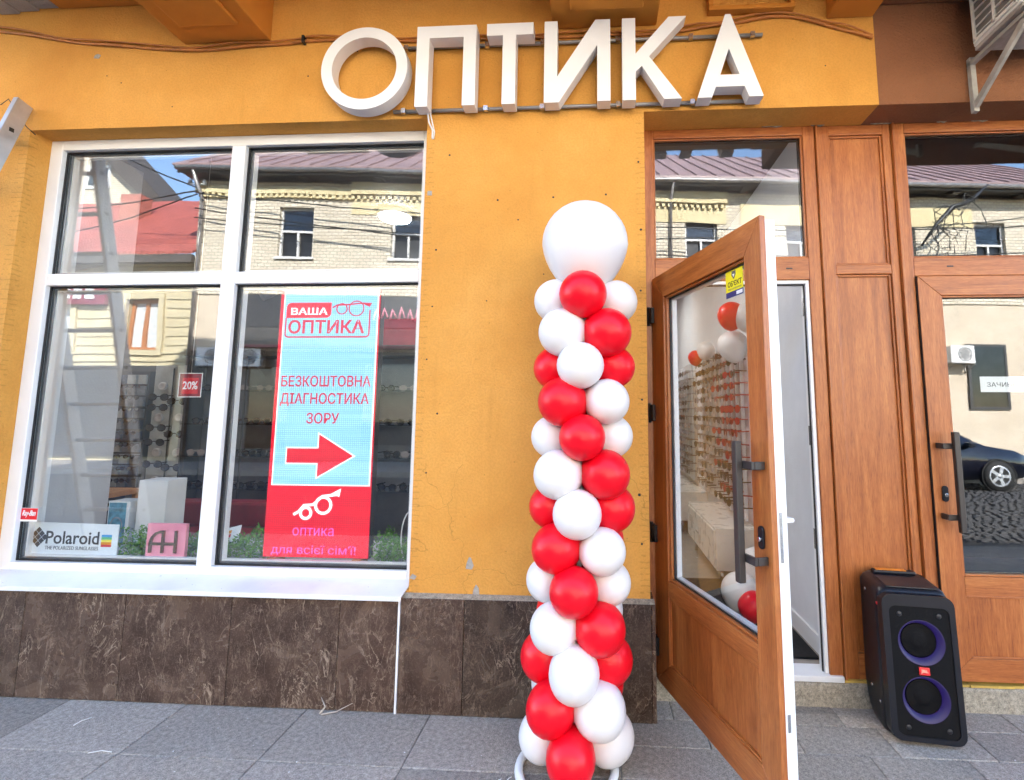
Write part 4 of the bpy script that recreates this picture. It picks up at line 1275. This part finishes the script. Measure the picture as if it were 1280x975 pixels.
# ================================================================== BALLOON COLUMN
bc = empty('balloon_column', (-.128, -.395, 0)); tag(bc, 'tall column of red and white balloons topped by a big white balloon', 'balloon column')
def balloon_mesh(name, mat, r):
    g = MB(); g.smooth = True
    prof = []
    for k in range(0, 19):           # teardrop along +X, knot towards -X (the pole)
        a = math.pi*k/18
        rr = math.sin(a)*(1 - .13*max(0, -math.cos(a)))
        hh = math.cos(a)
        if hh < 0: hh *= 1.18
        prof.append((max(rr, 1e-4)*r, hh*r))
    prof += [(.0075, -r*1.14), (.011, -r*1.19), (.0001, -r*1.19)]
    g.lathe(prof, (0, 0, 0), 'x', 28)
    return g.mesh(name, mat)
BR = .1085
BW = balloon_mesh('balloon_white', 'latex_white', BR); BRd = balloon_mesh('balloon_red', 'latex_red', BR)
random.seed(4)
RHO = .135
NL = 13
z_bot, z_top = .152, 2.050
cx0, cy0 = -.118+.128, 0.0
for L_ in range(NL):
    k = NL-1-L_                     # k = 0 is the top layer
    t = L_/(NL-1)
    z = z_bot+(z_top-z_bot)*t
    ax = -.100+.128+.045*t; ay = -.005
    odd = (k % 2 == 1)
    # colours: opposite balloons alike
    if not odd:
        front_red = (k//2) % 2 == 0
        dirs = [(-90, front_red), (90, front_red), (180, not front_red), (0, not front_red)]
    else:
        fr_red = ((k-1)//2) % 2 == 0    # front-right balloon
        dirs = [(-45, fr_red), (135, fr_red), (-135, not fr_red), (45, not fr_red)]
    for ang, red in dirs:
        a = R(ang+random.uniform(-4, 4) + (2 if odd else -2))
        sc = random.uniform(.93, 1.05)
        if ang in (180, 0): sc *= .97
        rho = RHO*random.uniform(.97, 1.04)
        o = bpy.data.objects.new('balloon', BRd if red else BW); col.objects.link(o); o.parent = bc
        o.location = (ax+rho*math.cos(a), ay+rho*math.sin(a), z+random.uniform(-.006, .006))
        tilt = random.uniform(-.12, .12)
        if L_ == 0: tilt = .28
        o.rotation_euler = Euler((0, tilt, a), 'XYZ')
        o.scale = (sc*(1.08 if L_ < 3 else 1.0), sc*.985, sc*(1.06 if L_ < 3 else .985))
big = balloon_mesh('big_balloon', 'latex_white', .205)
o = bpy.data.objects.new('balloon', big); col.objects.link(o); o.parent = bc
o.location = (-.058+.128, -.01, 2.325); o.rotation_euler = (0, R(-90), 0); tag(o, 'big white balloon on top')
pm = MB(); pm.tube([(.028, -.005, .02), (.072, -.005, 2.15)], .011, 8); pm.build('pole', 'white_pvc', bc)
tor = MB(); tor.smooth = True
tor.tube([(.205*math.cos(2*math.pi*k/40)-.006, .205*math.sin(2*math.pi*k/40), .020) for k in range(41)], .018, 12, False)
tor.build('base_ring', 'white_pvc', bc)
MB().tube([(.0, -.2, .02), (.0, .2, .02)], .014, 10).build('base_bar', 'white_pvc', bc)
MB().box(-.02, .03, -.03, .02, .0, .06).build('pole_socket', 'white_pvc', bc, .004)

def cluster(label, items, base):
    e_ = empty('balloon_cluster', base); tag(e_, label, 'balloons')
    for (x, y, z, r_, red) in items:
        o_ = bpy.data.objects.new('balloon', BRd if red else BW); col.objects.link(o_); o_.parent = e_
        o_.location = (x-base[0], y-base[1], z-base[2]); o_.scale = (r_/BR,)*3; o_.rotation_euler = (0, R(-80), random.uniform(0, 6))
    return e_
cl_ = cluster('red and white balloons hung high on the wall inside the open door', [(1.076, 1.30, 2.314, .109, True), (1.180, 1.25, 2.291, .108, False), (1.121, 1.45, 2.088, .126, False)], (1.29, 1.35, 2.0))
MB().tube([(0, 0, .0), (-.15, -.03, .12), (-.12, .03, .3), (0, .02, .38)], .003, 6).build('string', 'cable_white', cl_)
cl_ = cluster('two small balloons above the far eyeglasses rods inside the doorway', [(1.147, 2.60, 2.192, .093, False), (1.052, 2.68, 2.124, .078, True)], (1.29, 2.64, 2.0))
MB().tube([(0, 0, .0), (-.12, -.02, .14), (-.2, .03, .12)], .003, 6).build('string', 'cable_white', cl_)
cluster('balloons lying on the floor mat behind the open door', [(.993, 1.0, .294, .129, False), (1.04, .88, .242, .097, True), (1.126, 1.06, .470, .108, False)], (1.05, 1.0, .142))
# ================================================================== LOUDSPEAKER
sp = empty('loudspeaker', (1.372, -.102, 0), R(-8)); tag(sp, 'black party loudspeaker with two violet rings in front of the wooden panel', 'loudspeaker')
# local: X to the right along the front, Y inwards, Z up; origin at the front left foot
SW, SD = .315, .325
def outline(z):
    """rounded rectangle section of the body at height z"""
    H_ = .690
    t = z/H_
    fr0 = .030*t + max(0, (.10-z)/.10)**2*.030         # front leans back and is cut away at the foot
    bk0 = SD - max(0, (.14-z)/.14)**1.5*.085
    xi = max(0, (.05-z)/.05)**2*.015
    return fr0, bk0, xi
zs = [.006, .02, .05, .10, .16, .30, .45, .58, .64, .664, .678]
rings = []
for z in zs:
    f0, b0, xi = outline(z)
    sh = 0
    if z > .64:
        sh = {.664: .010, .678: .026}[z]
    f0 += sh + (.045 if z < .64 else .02); b0 -= sh*.6; x0_, x1_ = xi+sh, SW-xi-sh
    rc = .045
    pts = []
    for (cx, cy, a0) in ((x0_+rc, f0+rc, 180), (x1_-rc, f0+rc, 270), (x1_-rc, b0-rc, 0), (x0_+rc, b0-rc, 90)):
        pts += [(cx+rc*math.cos(R(a0+18*k)), cy+rc*math.sin(R(a0+18*k)), z+(.02*((cy-f0)/SD) if z > .6 else 0)) for k in range(6)]
    rings.append(pts)
g = MB(); g.smooth = True
n_ = len(rings[0])
for r_ in rings: g.v += r_
for i in range(len(rings)-1):
    for k in range(n_):
        g._f(i*n_+k, i*n_+(k+1) % n_, (i+1)*n_+(k+1) % n_, (i+1)*n_+k)
g._f(*reversed(range(n_))); g._f(*[(len(rings)-1)*n_+k for k in range(n_)])
body = g.build('cabinet', 'black_satin', sp)
# front grille: rounded panel leaning with the front
lean = math.atan2(.030, .690)
def on_front(o):
    o.parent = sp; o.location = (0, .0015, .0); o.rotation_euler = (-lean, 0, 0); return o
bz = on_front(curve_mesh('front_bezel', [rrect(.001, SW-.001, .022, .664, .045), rrect(.030, SW-.026, .045, .612, .03)], 'black_satin', .060, None, -.012)); bv_ = bz.modifiers.new('Bevel', 'BEVEL'); bv_.width = .014; bv_.segments = 4; bv_.limit_method = 'ANGLE'; bv_.angle_limit = R(50)
on_front(curve_mesh('grille', [rrect(.0302, SW-.0262, .0452, .6118, .03), circle(SW/2+.003, .452, .101, 44), circle(SW/2+.003, .204, .101, 44)], 'black_mesh', .010, None, -.008))
for zc in (.452, .204):
    xx = SW/2+.003
    f_ = MB(); f_.lathe([(.1008, -.009), (.098, -.010), (.078, .024)], (xx, 0, zc), 'y', 48)
    f_.f = f_.f[:-2] if len(f_.f[-1]) > 4 else f_.f
    f_.mi = f_.mi[:len(f_.f)]; f_.sm = f_.sm[:len(f_.f)]
    on_front(f_.build('light_ring', 'ring_violet', None))
    on_front(MB().lathe([(.0785, .024), (.072, .021), (.040, .024), (.036, .021), (.018, .019), (.0005, .0185)], (xx, 0, zc), 'y', 40).build('woofer', 'black_mesh', None))
# body cut is hidden behind the funnels: recess plate
on_front(bx('badge', 'badge_red', SW/2-.020, SW/2+.026, -.016, -.0085, .312, .346, None, .003))
on_front(text('badge_lettering', 'JBL', 'badge_glow', SW/2-.013, SW/2+.019, .320, .337, -.0162, None, depth=.0006, bold=.03))
for (tx, tz) in ((.075, .575), (SW-.07, .575), (.075, .08), (SW-.07, .08)):
    on_front(MB().lathe([(.012, -.0085), (.010, -.010), (.0005, -.0105)], (tx, 0, tz), 'y', 14).build('tweeter', 'black_plastic', None))
# top panel, handle and orange accent, corner bumpers on the side
tp = bx('top_panel', 'black_plastic', .045, SW-.045, .10, SD-.07, .684, .6905, sp, .003); tp.rotation_euler = (R(2.6), 0, 0); tp.location = (0, 0, -.009)
hd = MB(); hd.box(.055, SW-.055, SD-.075, SD-.030, .688, .708); hd.build('carry_handle', 'black_satin', sp, .008)
bx('orange_strip', 'orange_plastic', .070, .215, SD-.070, SD-.035, .7082, .7100, sp)
for (y_, z_) in ((.07, .60), (.10, .13), (.22, .62), (.20, .16)):
    MB().lathe([(.008, -.001), (.008, -.004), (.0005, -.0045)], (0, y_, z_), 'x', 12).build('side_screw', 'badge_red' if z_ > .3 and y_ < .1 else 'steel', sp)
for (x, y) in ((.05, .07), (SW-.05, .07), (.05, .22), (SW-.05, .22)):
    MB().lathe([(.016, 0), (.016, .010)], (x, y, 0), 'z', 12, False).build('foot', 'black_rubber', sp)

# ================================================================== AIR CONDITIONER AND LADDER
def air_con(name_label, loc, rz, dirty=False, bracket=True):
    """outdoor unit; local X = width, fan towards -Y, origin at lower left wall-side corner"""
    e_ = empty('air_conditioner', loc, rz); tag(e_, name_label, 'air conditioner', 'outdoor air conditioner units')
    W_, D_, H_ = .80, .31, .55
    g = MB(); g.box(0, W_, -D_, 0, .001, H_)
    g.build('casing', 'ac_white', e_, .008)
    bx('bottom_pan', 'ac_dirty', .004, W_-.004, -D_+.004, -.004, -.022, .0005, e_, .003)
    # side coil guard: bars over a dark coil on the left side
    bx('coil', 'ac_fin', -.0012, -.0002, -D_+.03, -.02, .035, H_-.04, e_)
    g = MB()
    for k in range(11):
        z = .045+k*.046
        g.box(-.009, -.0015, -D_+.026, -.018, z, z+.006)
    g.box(-.011, -.0015, -D_+.02, -D_+.032, .02, H_-.02); g.box(-.011, -.0015, -.030, -.016, .02, H_-.02); g.box(-.011, -.0015, -D_*.5-.006, -D_*.5+.006, .02, H_-.02)
    g.box(-.011, -.0015, -D_+.02, -.016, .012, .03); g.build('coil_guard', 'ac_white', e_)
    g = MB(); g.lathe([(.225, -.001), (.225, -.008), (.205, -.008), (.205, -.002)], (W_*.40, -D_, H_/2), 'y', 36); g.build('fan_ring', 'ac_fin', e_)
    g = MB()
    for k in range(5):
        g.lathe([(.04+k*.04, -.004), (.043+k*.04, -.010), (.046+k*.04, -.004)], (W_*.40, -D_, H_/2), 'y', 28)
    g.build('fan_grille', 'ac_white', e_)
    bx('fan_well', 'window_black', W_*.40-.17, W_*.40+.17, -D_-.003, -D_-.0005, H_/2-.17, H_/2+.17, e_)
    if bracket:
        for x in (.03, W_-.10):
            g = MB()
            g.box(x, x+.028, .07, .098, -.32, .0)
            g.box(x, x+.028, -D_-.03, .098, -.046, -.0235)
            g.prism_x([(.085, -.315), (.098, -.28), (-D_+.06, -.052), (-D_+.0, -.052)], x+.004, x+.024)
            g.build('bracket', 'rusty_white', e_, .002)
    return e_
air_con('weathered air conditioner unit on a bracket at the top right above the shut door', (2.035, -.10, 3.50), 0)

ld = empty('ladder', (-3.75, -.88, 0)); tag(ld, 'aluminium ladder leaning on the orange wall left of the window', 'ladder')
TOPZ, TOPY = 3.40, -.035
def lad(p0, p1, w_, t_, nm, m_, par):
    """box-section rail between two points, wide face along X = t_"""
    p0 = Vector(p0); p1 = Vector(p1); dd = (p1-p0).normalized(); nx = Vector((1, 0, 0)); ny = dd.cross(nx).normalized()
    vs_ = []
    for p in (p0, p1):
        for a, b in ((-1, -1), (1, -1), (1, 1), (-1, 1)):
            vs_.append(p+nx*a*t_/2+ny*b*w_/2)
    g = MB(); g.add(vs_, [(0, 3, 2, 1), (4, 5, 6, 7), (0, 1, 5, 4), (1, 2, 6, 5), (2, 3, 7, 6), (3, 0, 4, 7)])
    return ch(g.build(nm, m_, None, .003), par)
LB = Vector((0, -.90, .012)); LT = Vector((0, TOPY-.02, TOPZ))
for x in (-3.975, -3.512):
    lad(LB+Vector((x, 0, 0)), LT+Vector((x, 0, 0)), .088, .030, 'rail', 'ladder_grey', ld)
for k in range(12):
    p = LB.lerp(LT, (.22+k*.278)/ (LT-LB).length)
    ch(MB().tube([(-3.960, p.y, p.z), (-3.527, p.y, p.z)], .016, 10).build('rung', 'ladder_grey', None), ld)
    for x in (-3.4965,):
        ch(MB().box(x-.0008, x+.0015, p.y-.012, p.y+.012, p.z-.012, p.z+.012).build('rung_end', 'black_rubber', None), ld)
for x in (-3.975, -3.512):
    ch(bx('rail_foot', 'black_rubber', x-.022, x+.022, -.95, -.85, 0.0, .04), ld)
wr = MB(); wr.tube([(-3.60, -.10, 3.36), (-3.54, -.11, 3.39), (-3.52, -.08, 3.33), (-3.505, -.03, 3.26), (-3.47, -.004, 3.22)], .0025, 6)
tag(wr.build('tie_wire', 'cable_black'), 'thin black wire tied round the ladder top', 'wire')

# ================================================================== LITTER
random.seed(31)
for (x, y, a, l, lab) in ((-2.55, -.24, 70, .07, 'white plastic strip on the pavement below the left pane'), (-2.28, -.42, 8, .10, 'white plastic strip lying flat near the first slab joint'),
                      (-.42, -.48, 60, .03, 'tiny white chip beside the balloon ring'), (-.38, -.47, 62, .035, 'second tiny white chip beside the balloon ring'),
                      (-.30, -.085, 85, .03, 'white scrap at the plinth left of the balloons'), (-.13, -.06, 15, .04, 'white scrap at the plinth behind the balloons')):
    dx, dy = math.cos(R(a))*l, math.sin(R(a))*l
    tag(MB().tube([(x, y, .004), (x+dx*.5-dy*.1, y+dy*.5+dx*.1, .006), (x+dx, y+dy, .004)], .0018, 6).build('litter_strip', 'debris_white'), lab, 'litter', 'white litter on the pavement')
wd = MB(); wd.tube([(-1.40, -.075, .004), (-1.33, -.06, .012), (-1.25, -.05, .05)], [.004, .003, .001], 5); wd.tube([(-1.41, -.07, .004), (-1.39, -.055, .03), (-1.42, -.045, .07)], [.006, .004, .001], 5)
tag(wd.build('wood_splinter', 'splinter'), 'pale splinter of wood leaning on the marble plinth', 'litter')
random.seed(14)
lt = MB()
for _ in range(70):
    x = random.uniform(-3.4, 2.6); y = random.uniform(-.9, -.05); l = random.uniform(.003, .010); a = random.uniform(0, 6.28)
    lt.add([(x, y, .003), (x+l*math.cos(a), y+l*math.sin(a), .004), (x+l*math.cos(a+.8), y+l*math.sin(a+.8), .003)], [(0, 1, 2)])
tag(lt.build('pavement_crumbs', 'debris_white'), 'scattered pale crumbs and flakes on the pavement', 'crumbs', kind='stuff')
# ================================================================== ACROSS THE STREET (seen in the panes)
bh = empty('brick_house', (-9.0, -12.0, 0), R(-5.5)); tag(bh, 'pale brick house with mauve metal roof across the street', 'building')
U0, U1 = -3.85, 27.0
wins = [-.72, 2.85, 6.3, 9.6, 12.55, 16.0, 19.4, 22.6]
WZ0, WZ1 = 6.45, 8.10
bx('ground_floor', 'beige_plaster', U0, U1, -9, 0.0, -.2, 5.2, bh)
bm_ = MB()
bm_.box(U0, U1, -9, 0.03, 5.201, WZ0); bm_.box(U0, U1, -9, 0.03, WZ1, 8.95)
xs_ = [U0] + [v for c in wins for v in (c-.55, c+.55)] + [U1]
for i in range(0, len(xs_), 2):
    bm_.box(xs_[i], xs_[i+1], -9, .03, WZ0, WZ1)
bm_.build('wall', 'pale_brick', bh)
for i, c in enumerate(wins):
    m = MB(); frame_rect(m, c-.549, c+.549, WZ0+.001, WZ1-.001, .07, -.18, -.10); m.box(c-.479, c+.479, -.18, -.10, 7.30, 7.37); m.box(c-.03, c+.03, -.18, -.10, WZ0+.07, 7.30)
    wn = m.build('window', 'window_white', bh)
    bx('pane', 'far_glass', c-.478, c+.478, -.15, -.14, 7.371, WZ1-.072, wn)
    bx('dark_room', 'window_black', c-.548, c+.548, -.6, -.2, WZ0+.002, WZ1-.002, wn)
    bx('sill', 'window_white', c-.62, c+.62, .0301, .10, WZ0-.07, WZ0, wn)
cn = MB()
cn.box(U0-.05, 1.0, .0305, .16, 8.52, 8.74); cn.box(U0, 1.0, .0305, .09, 8.40, 8.5195)
cn.box(1.001, 13.4, .0305, .20, 8.55, 8.94); cn.box(1.001, 13.4, .0305, .06, 7.9, 8.5495)
cn.box(13.9, 22.0, .0305, .06, 7.9, 8.6)
x = U0+.05
while x < 13.3:
    cn.box(x, x+.1, .0905, .15, 8.40, 8.5195); x += .2
cn.build('cornice', 'yellow_plaster', bh)
ev = MB(); ev.box(U0-.4, U1, -9, .50, 9.06, 9.14); ev.box(U0-.4, U1, .501, .55, 8.98, 9.18)
for k in range(12):
    ev.box(U0+.9+k*2.4, U0+1.15+k*2.4, .0305, .48, 8.945, 9.059)
ev.box(U0, U1, -8.9, .03, 8.951, 9.059)
ev.build('eaves', 'eave_dark', bh)
rf = MB(); rf.prism_x([(.66, 9.19), (.66, 9.24), (-4.5, 12.75), (-9.4, 9.25), (-9.4, 9.20)], U0-.5, U1)
roof = rf.build('roof', 'roof_mauve', bh)
sm = MB(); x = U0
while x < U1:
    sm.add([(x, .66, 9.245), (x+.03, .66, 9.245), (x+.03, -4.5, 12.755), (x, -4.5, 12.755), (x, .66, 9.29), (x+.03, .66, 9.29), (x+.03, -4.5, 12.80), (x, -4.5, 12.80)], [(4, 5, 6, 7), (0, 1, 5, 4), (0, 4, 7, 3), (1, 2, 6, 5)]); x += .62
sm.build('roof_seams', 'roof_mauve', roof)
MB().tube([(U0-.4, .63, 9.12), (U1, .63, 9.12)], .075, 10).build('gutter', 'gutter', bh)
MB().tube([(U0+.15, .6, 9.08), (U0+.15, .12, 8.3), (U0+.15, .12, .1)], .055, 8).build('downpipe', 'gutter', bh)
MB().tube([(11.5, .6, 9.08), (11.5, .12, 8.6), (11.5, .12, .1)], .055, 8).build('downpipe', 'gutter', bh)
bx('shade_band', 'display_dark', U0, 8.0, .0005, .025, -.15, 3.4, bh)  # dark sheet standing in for the shade on the lower wall
# ground-floor shop windows
for (c, w_, z0, z1) in ((22.0, 1.35, 1.7, 3.85), (17.8, 1.4, 1.6, 3.8), (13.0, 1.4, 1.6, 3.8), (8.5, 2.4, .5, 3.3), (3.2, 3.2, .4, 3.1), (-1.2, 1.4, .3, 3.0)):
    m = MB(); frame_rect(m, c-w_/2, c+w_/2, z0, z1, .09, .0255, .06)
    wn = m.build('shop_front', 'display_dark', bh)
    bx('pane', 'car_glass', c-w_/2+.09, c+w_/2-.09, .040, .046, z0+.09, z1-.09, wn)
    bx('backing', 'shop_dark', c-w_/2+.09, c+w_/2-.09, .026, .030, z0+.09, z1-.09, wn)
bx('fascia', 'shop_dark', -2.2, 5.4, .0305, .16, 4.15, 5.15, bh)
bx('fascia', 'display_dark', -2.2, 5.4, .0305, .14, 3.55, 4.149, bh)
bx('awning_edge', 'sign_maroon', -2.3, 5.5, .1405, .5, 3.47, 3.549, bh)
random.seed(41)
for k in range(8):
    u = 1.9+k*.27
    MB().tube([(u, .165, 4.35+random.uniform(0, .1)), (u+.08, .165, 4.75+random.uniform(-.1, .1)), (u+.18, .165, 4.4+random.uniform(0, .1))], .045, 6).build('fascia_lettering', 'pink_box', bh)
# air conditioners on the far walls
for (u, z, lab) in ((-3.25, 2.9, 'air conditioner unit on the far wall beside the downpipe'), (-2.15, 2.9, 'second air conditioner unit on the far wall from the downpipe'), (20.5, 3.2, 'air conditioner unit on the far wall beside the small dark window')):
    p = bh.matrix_basis @ Vector((u+.8, .10, z))
    air_con(lab, p, math.pi-R(5.5))
# cream house with red roof, left
chs = empty('cream_house', (-16.3, -12.0, 0)); tag(chs, 'cream plastered house with red tiled roof across the street', 'building')
def lc(o): return ch(o, chs)
m = MB()
CX0, CX1 = -21.0, -12.95
m.box(CX0, CX1, -18, -12.0, -.2, 3.45); m.box(CX0, CX1, -18, -12.0, 5.15, 6.45)
xw = [CX0, -18.35, -17.15, -15.33, -14.15, CX1]
for i in range(0, 6, 2): m.box(xw[i], xw[i+1], -18, -12.0, 3.45, 5.15)
lc(m.build('wall', 'cream_plaster', None))
for (a, b) in ((-18.35, -17.15), (-15.33, -14.15)):
    m = MB(); frame_rect(m, a+.02, b-.02, 3.47, 5.13, .11, -12.25, -12.15); m.box((a+b)/2-.06, (a+b)/2+.06, -12.25, -12.15, 3.58, 5.02)
    wn = lc(m.build('window', 'window_wood', None))
    o = bx('pane', 'curtain', a+.13, b-.13, -12.22, -12.21, 3.58, 5.02, wn); o.matrix_parent_inverse = Matrix.Identity(4)
    m = MB(); frame_rect(m, a-.16, b+.16, 3.30, 5.30, .17, -11.9995, -11.93); lc(m.build('window_surround', 'cream_plaster', None))
m = MB()
for z in (3.1, 3.35, 5.5, 5.85): m.box(CX0, CX1, -11.9995, -11.95, z, z+.06)
for k in range(6):
    for (a, b) in ((-13.9, -13.05), (-16.95, -15.6)): m.box(a, b, -11.9995, -11.965, 3.62+k*.3, 3.80+k*.3)
m.box(CX0, CX1+.1, -11.9995, -11.7, 6.2, 6.45); lc(m.build('moulding', 'cream_plaster', None))
rf = MB(); rf.add([(CX0-.2, -11.45, 6.46), (CX1+.15, -11.45, 6.46), (CX1-.1, -16.6, 10.45), (CX0-3.2, -16.6, 10.45), (CX0-.2, -11.45, 6.56), (CX1+.15, -11.45, 6.56), (CX1-.1, -16.6, 10.55), (CX0-3.2, -16.6, 10.55)], [(0, 3, 2, 1), (4, 5, 6, 7), (0, 1, 5, 4), (1, 2, 6, 5), (2, 3, 7, 6), (3, 0, 4, 7)])
lc(rf.build('roof', 'red_tile', None))
lc(bx('chimney', 'chimney_red', -18.40, -17.65, -14.9, -14.3, 8.0, 9.86))
lc(bx('fascia', 'eave_dark', CX0-.2, CX1+.1, -11.6, -11.46, 6.2, 6.458))
lc(bx('shop_sign', 'sign_maroon', -20.6, -15.95, -11.93, -11.80, 4.95, 5.75))
m = MB()
for k in range(9): m.box(-19.6+k*.38, -19.35+k*.38, -11.7995, -11.77, 5.12, 5.12+random.uniform(.3, .5))
lc(m.build('sign_lettering', 'print_white', None))
lc(bx('shop_front', 'shop_dark', -19.5, -13.4, -11.9995, -11.9, .1, 2.95))
gh = empty('gable_house', (-24.0, -19.0, 0)); tag(gh, 'brick gable house with steep dark roof behind the red tiled roof', 'building')
G = [(-36, 0), (-21.6, 0), (-21.6, 11.40), (-26.0, 15.6), (-36, 15.6)]
ch(MB().prism_y(G, -20.6, -19.0).build('wall', 'pale_brick', None), gh)
rf = MB(); rf.prism_y([(-20.5, 10.35), (-20.2, 10.95), (-26.0, 16.75), (-36.5, 16.75), (-36.5, 15.62), (-26.0, 15.62)], -20.8, -18.6); ch(rf.build('roof', 'eave_dark', None), gh)
m = MB(); frame_rect(m, -25.3, -24.0, 12.4, 13.6, .14, -18.9995, -18.93); wn = ch(m.build('window', 'window_white', None), gh)
o = bx('pane', 'far_glass', -25.16, -24.14, -18.97, -18.96, 12.54, 13.46, wn); o.matrix_parent_inverse = Matrix.Identity(4)
# overhead wires and a cable tangle
def wire(p0, p1, sag, r_, lab):
    p0 = Vector(p0); p1 = Vector(p1)
    pts = [p0.lerp(p1, k/24)-Vector((0, 0, sag*4*(k/24)*(1-k/24))) for k in range(25)]
    tag(MB().tube(pts, r_, 6).build('overhead_wire', 'cable_black'), lab, 'wire', 'overhead wires across the street')
wire((-12.7, -11.3, 8.4), (14, -13.2, 7.6), .5, .02, 'upper black overhead wire in front of the brick house')
wire((-12.7, -11.3, 7.6), (14, -13.2, 7.9), .7, .018, 'middle black overhead wire in front of the brick house')
wire((-12.7, -11.3, 7.9), (15, -13.2, 6.8), .8, .02, 'lower black overhead wire in front of the brick house')
wire((-12.75, -11.4, 8.6), (-19.5, -9.8, 12.5), .4, .025, 'black overhead wire rising into the blue sky')
wire((-12.75, -11.4, 8.5), (-24, -11.0, 8.2), .5, .022, 'black overhead wire above the red tiled roof')
wire((-12.75, -11.4, 8.4), (-22, -11.2, 6.9), .6, .02, 'black overhead wire in front of the red tiled roof')
brk = MB(); brk.tube([(-12.75, -12.02, 8.35), (-12.75, -11.35, 8.75)], .03, 8); brk.tube([(-13.0, -11.4, 8.72), (-12.5, -11.4, 8.72)], .025, 8)
for x in (-12.97, -12.75, -12.53): brk.lathe([(.05, 0), (.06, .05), (.03, .14)], (x, -11.4, 8.74), 'z', 10)
tag(brk.build('wire_bracket', 'window_white'), 'insulator bracket carrying wires on the brick house corner', 'bracket')
random.seed(77)
tg = MB()
main = [(12.6, -12.9, 8.9), (11.9, -12.7, 8.3), (11.2, -12.6, 8.05), (10.7, -12.6, 7.5), (10.2, -12.6, 6.8)]
tg.tube(main, [.03, .06, .07, .06, .03], 8)
for _ in range(16):
    b_ = Vector(random.choice(main[1:4])); p = [b_]
    for k in range(5): p.append(p[-1]+Vector((random.uniform(-.45, .4), random.uniform(-.1, .1), random.uniform(-.5, .2))))
    tg.tube(p, .014, 5)
tag(tg.build('cable_tangle', 'cable_black'), 'dark tangle of cables hanging before the brick house', 'cables')

# ================================================================== PARKED CAR
car = empty('parked_car', (7.35, -9.3, -.12)); tag(car, 'dark blue car parked on the far side of the street', 'car')
prof = [(-2.15, .70, .42, .80, .82, .66), (-2.05, .80, .28, .92, .98, .70), (-1.5, .87, .24, .95, 1.28, .62), (-.9, .89, .24, .95, 1.44, .60), (-.1, .90, .24, .95, 1.46, .60), (.5, .90, .24, .95, 1.36, .61), (1.0, .89, .24, .95, 1.06, .70), (1.15, .89, .24, .93, .97, .80), (1.8, .84, .26, .84, .87, .74), (2.12, .72, .32, .70, .72, .62), (2.2, .58, .42, .60, .62, .50)]
g = MB(); g.smooth = True
for (x, hw, zb_, zm, zt_, ht) in prof:
    g.v += [(x, -hw*.96, zb_), (x, -hw, (zb_+zm)/2), (x, -hw*.985, zm), (x, -ht, zt_), (x, 0, zt_+.02), (x, ht, zt_), (x, hw*.985, zm), (x, hw, (zb_+zm)/2), (x, hw*.96, zb_)]
for i in range(len(prof)-1):
    for k in range(8): g._f(i*9+k, i*9+k+1, (i+1)*9+k+1, (i+1)*9+k)
    g._f(i*9+8, i*9, (i+1)*9, (i+1)*9+8)
g._f(*range(9)); g._f(*[(len(prof)-1)*9+k for k in reversed(range(9))])
cbody = g.build('body', 'car_paint', car)
for s in (-1, 1):
    gl_ = MB()
    for (xa, xb) in ((-1.35, -.72), (-.66, .0), (.06, .72)):
        def pt(x, f):
            for i in range(len(prof)-1):
                if prof[i][0] <= x <= prof[i+1][0]:
                    t = (x-prof[i][0])/(prof[i+1][0]-prof[i][0]); a, b = prof[i], prof[i+1]
                    q = [a[j]+(b[j]-a[j])*t for j in range(6)]
                    return (x, s*((q[1]*.985)*(1-f)+q[5]*f+.008), q[3]*(1-f)+q[4]*f)
        gl_.add([pt(xa, .08), pt(xb, .08), pt(xb, .86), pt(xa, .86)], [(0, 1, 2, 3)])
    gl_.build('side_window', 'car_glass', car)
for x in (-1.32, 1.33):
    for s in (-1, 1):
        yy = s*.835
        t_ = MB(); t_.lathe([(.20, -.10), (.31, -.10), (.325, -.06), (.325, .06), (.31, .10), (.20, .10)], (x, yy, .325), 'y', 32)
        wh = t_.build('wheel', 'tyre', car)
        rm = MB(); rm.lathe([(.225, s*.100), (.215, s*.106), (.195, s*.102)], (x, yy, .325), 'y', 32, True, False)
        for k in range(5):
            a = 2*math.pi*k/5
            c_, s2 = math.cos(a), math.sin(a)
            rm.add([(x+c_*r_-s2*w_, yy+s*.103, .325+s2*r_+c_*w_) for r_, w_ in ((.02, -.035), (.20, -.034), (.20, .034), (.02, .035))], [(0, 1, 2, 3)])
        rm.lathe([(.05, s*.08), (.045, s*.105), (.001, s*.106)], (x, yy, .325), 'y', 16)
        rm.build('rim', 'aluminium', wh)
        MB().lathe([(.37, s*.005), (.36, s*.02), (.34, s*.0)], (x, s*.905, .325), 'y', 32, True, False).build('wheel_arch', 'tyre', car)
for s in (-1, 1):
    MB().box(2.02, 2.12, s*.62-.11, s*.62+.11, .60, .70).build('headlight', 'far_glass', car, .02)
    MB().box(.68, .80, s*.96-.09, s*.96+.09, .93, 1.05).build('mirror', 'car_paint', car, .03)
ws = MB(); ws.add([(.56, -.57, 1.355), (.56, .57, 1.355), (1.0, .66, 1.085), (1.0, -.66, 1.085)], [(0, 1, 2, 3)]); ws.build('windscreen', 'car_glass', car)
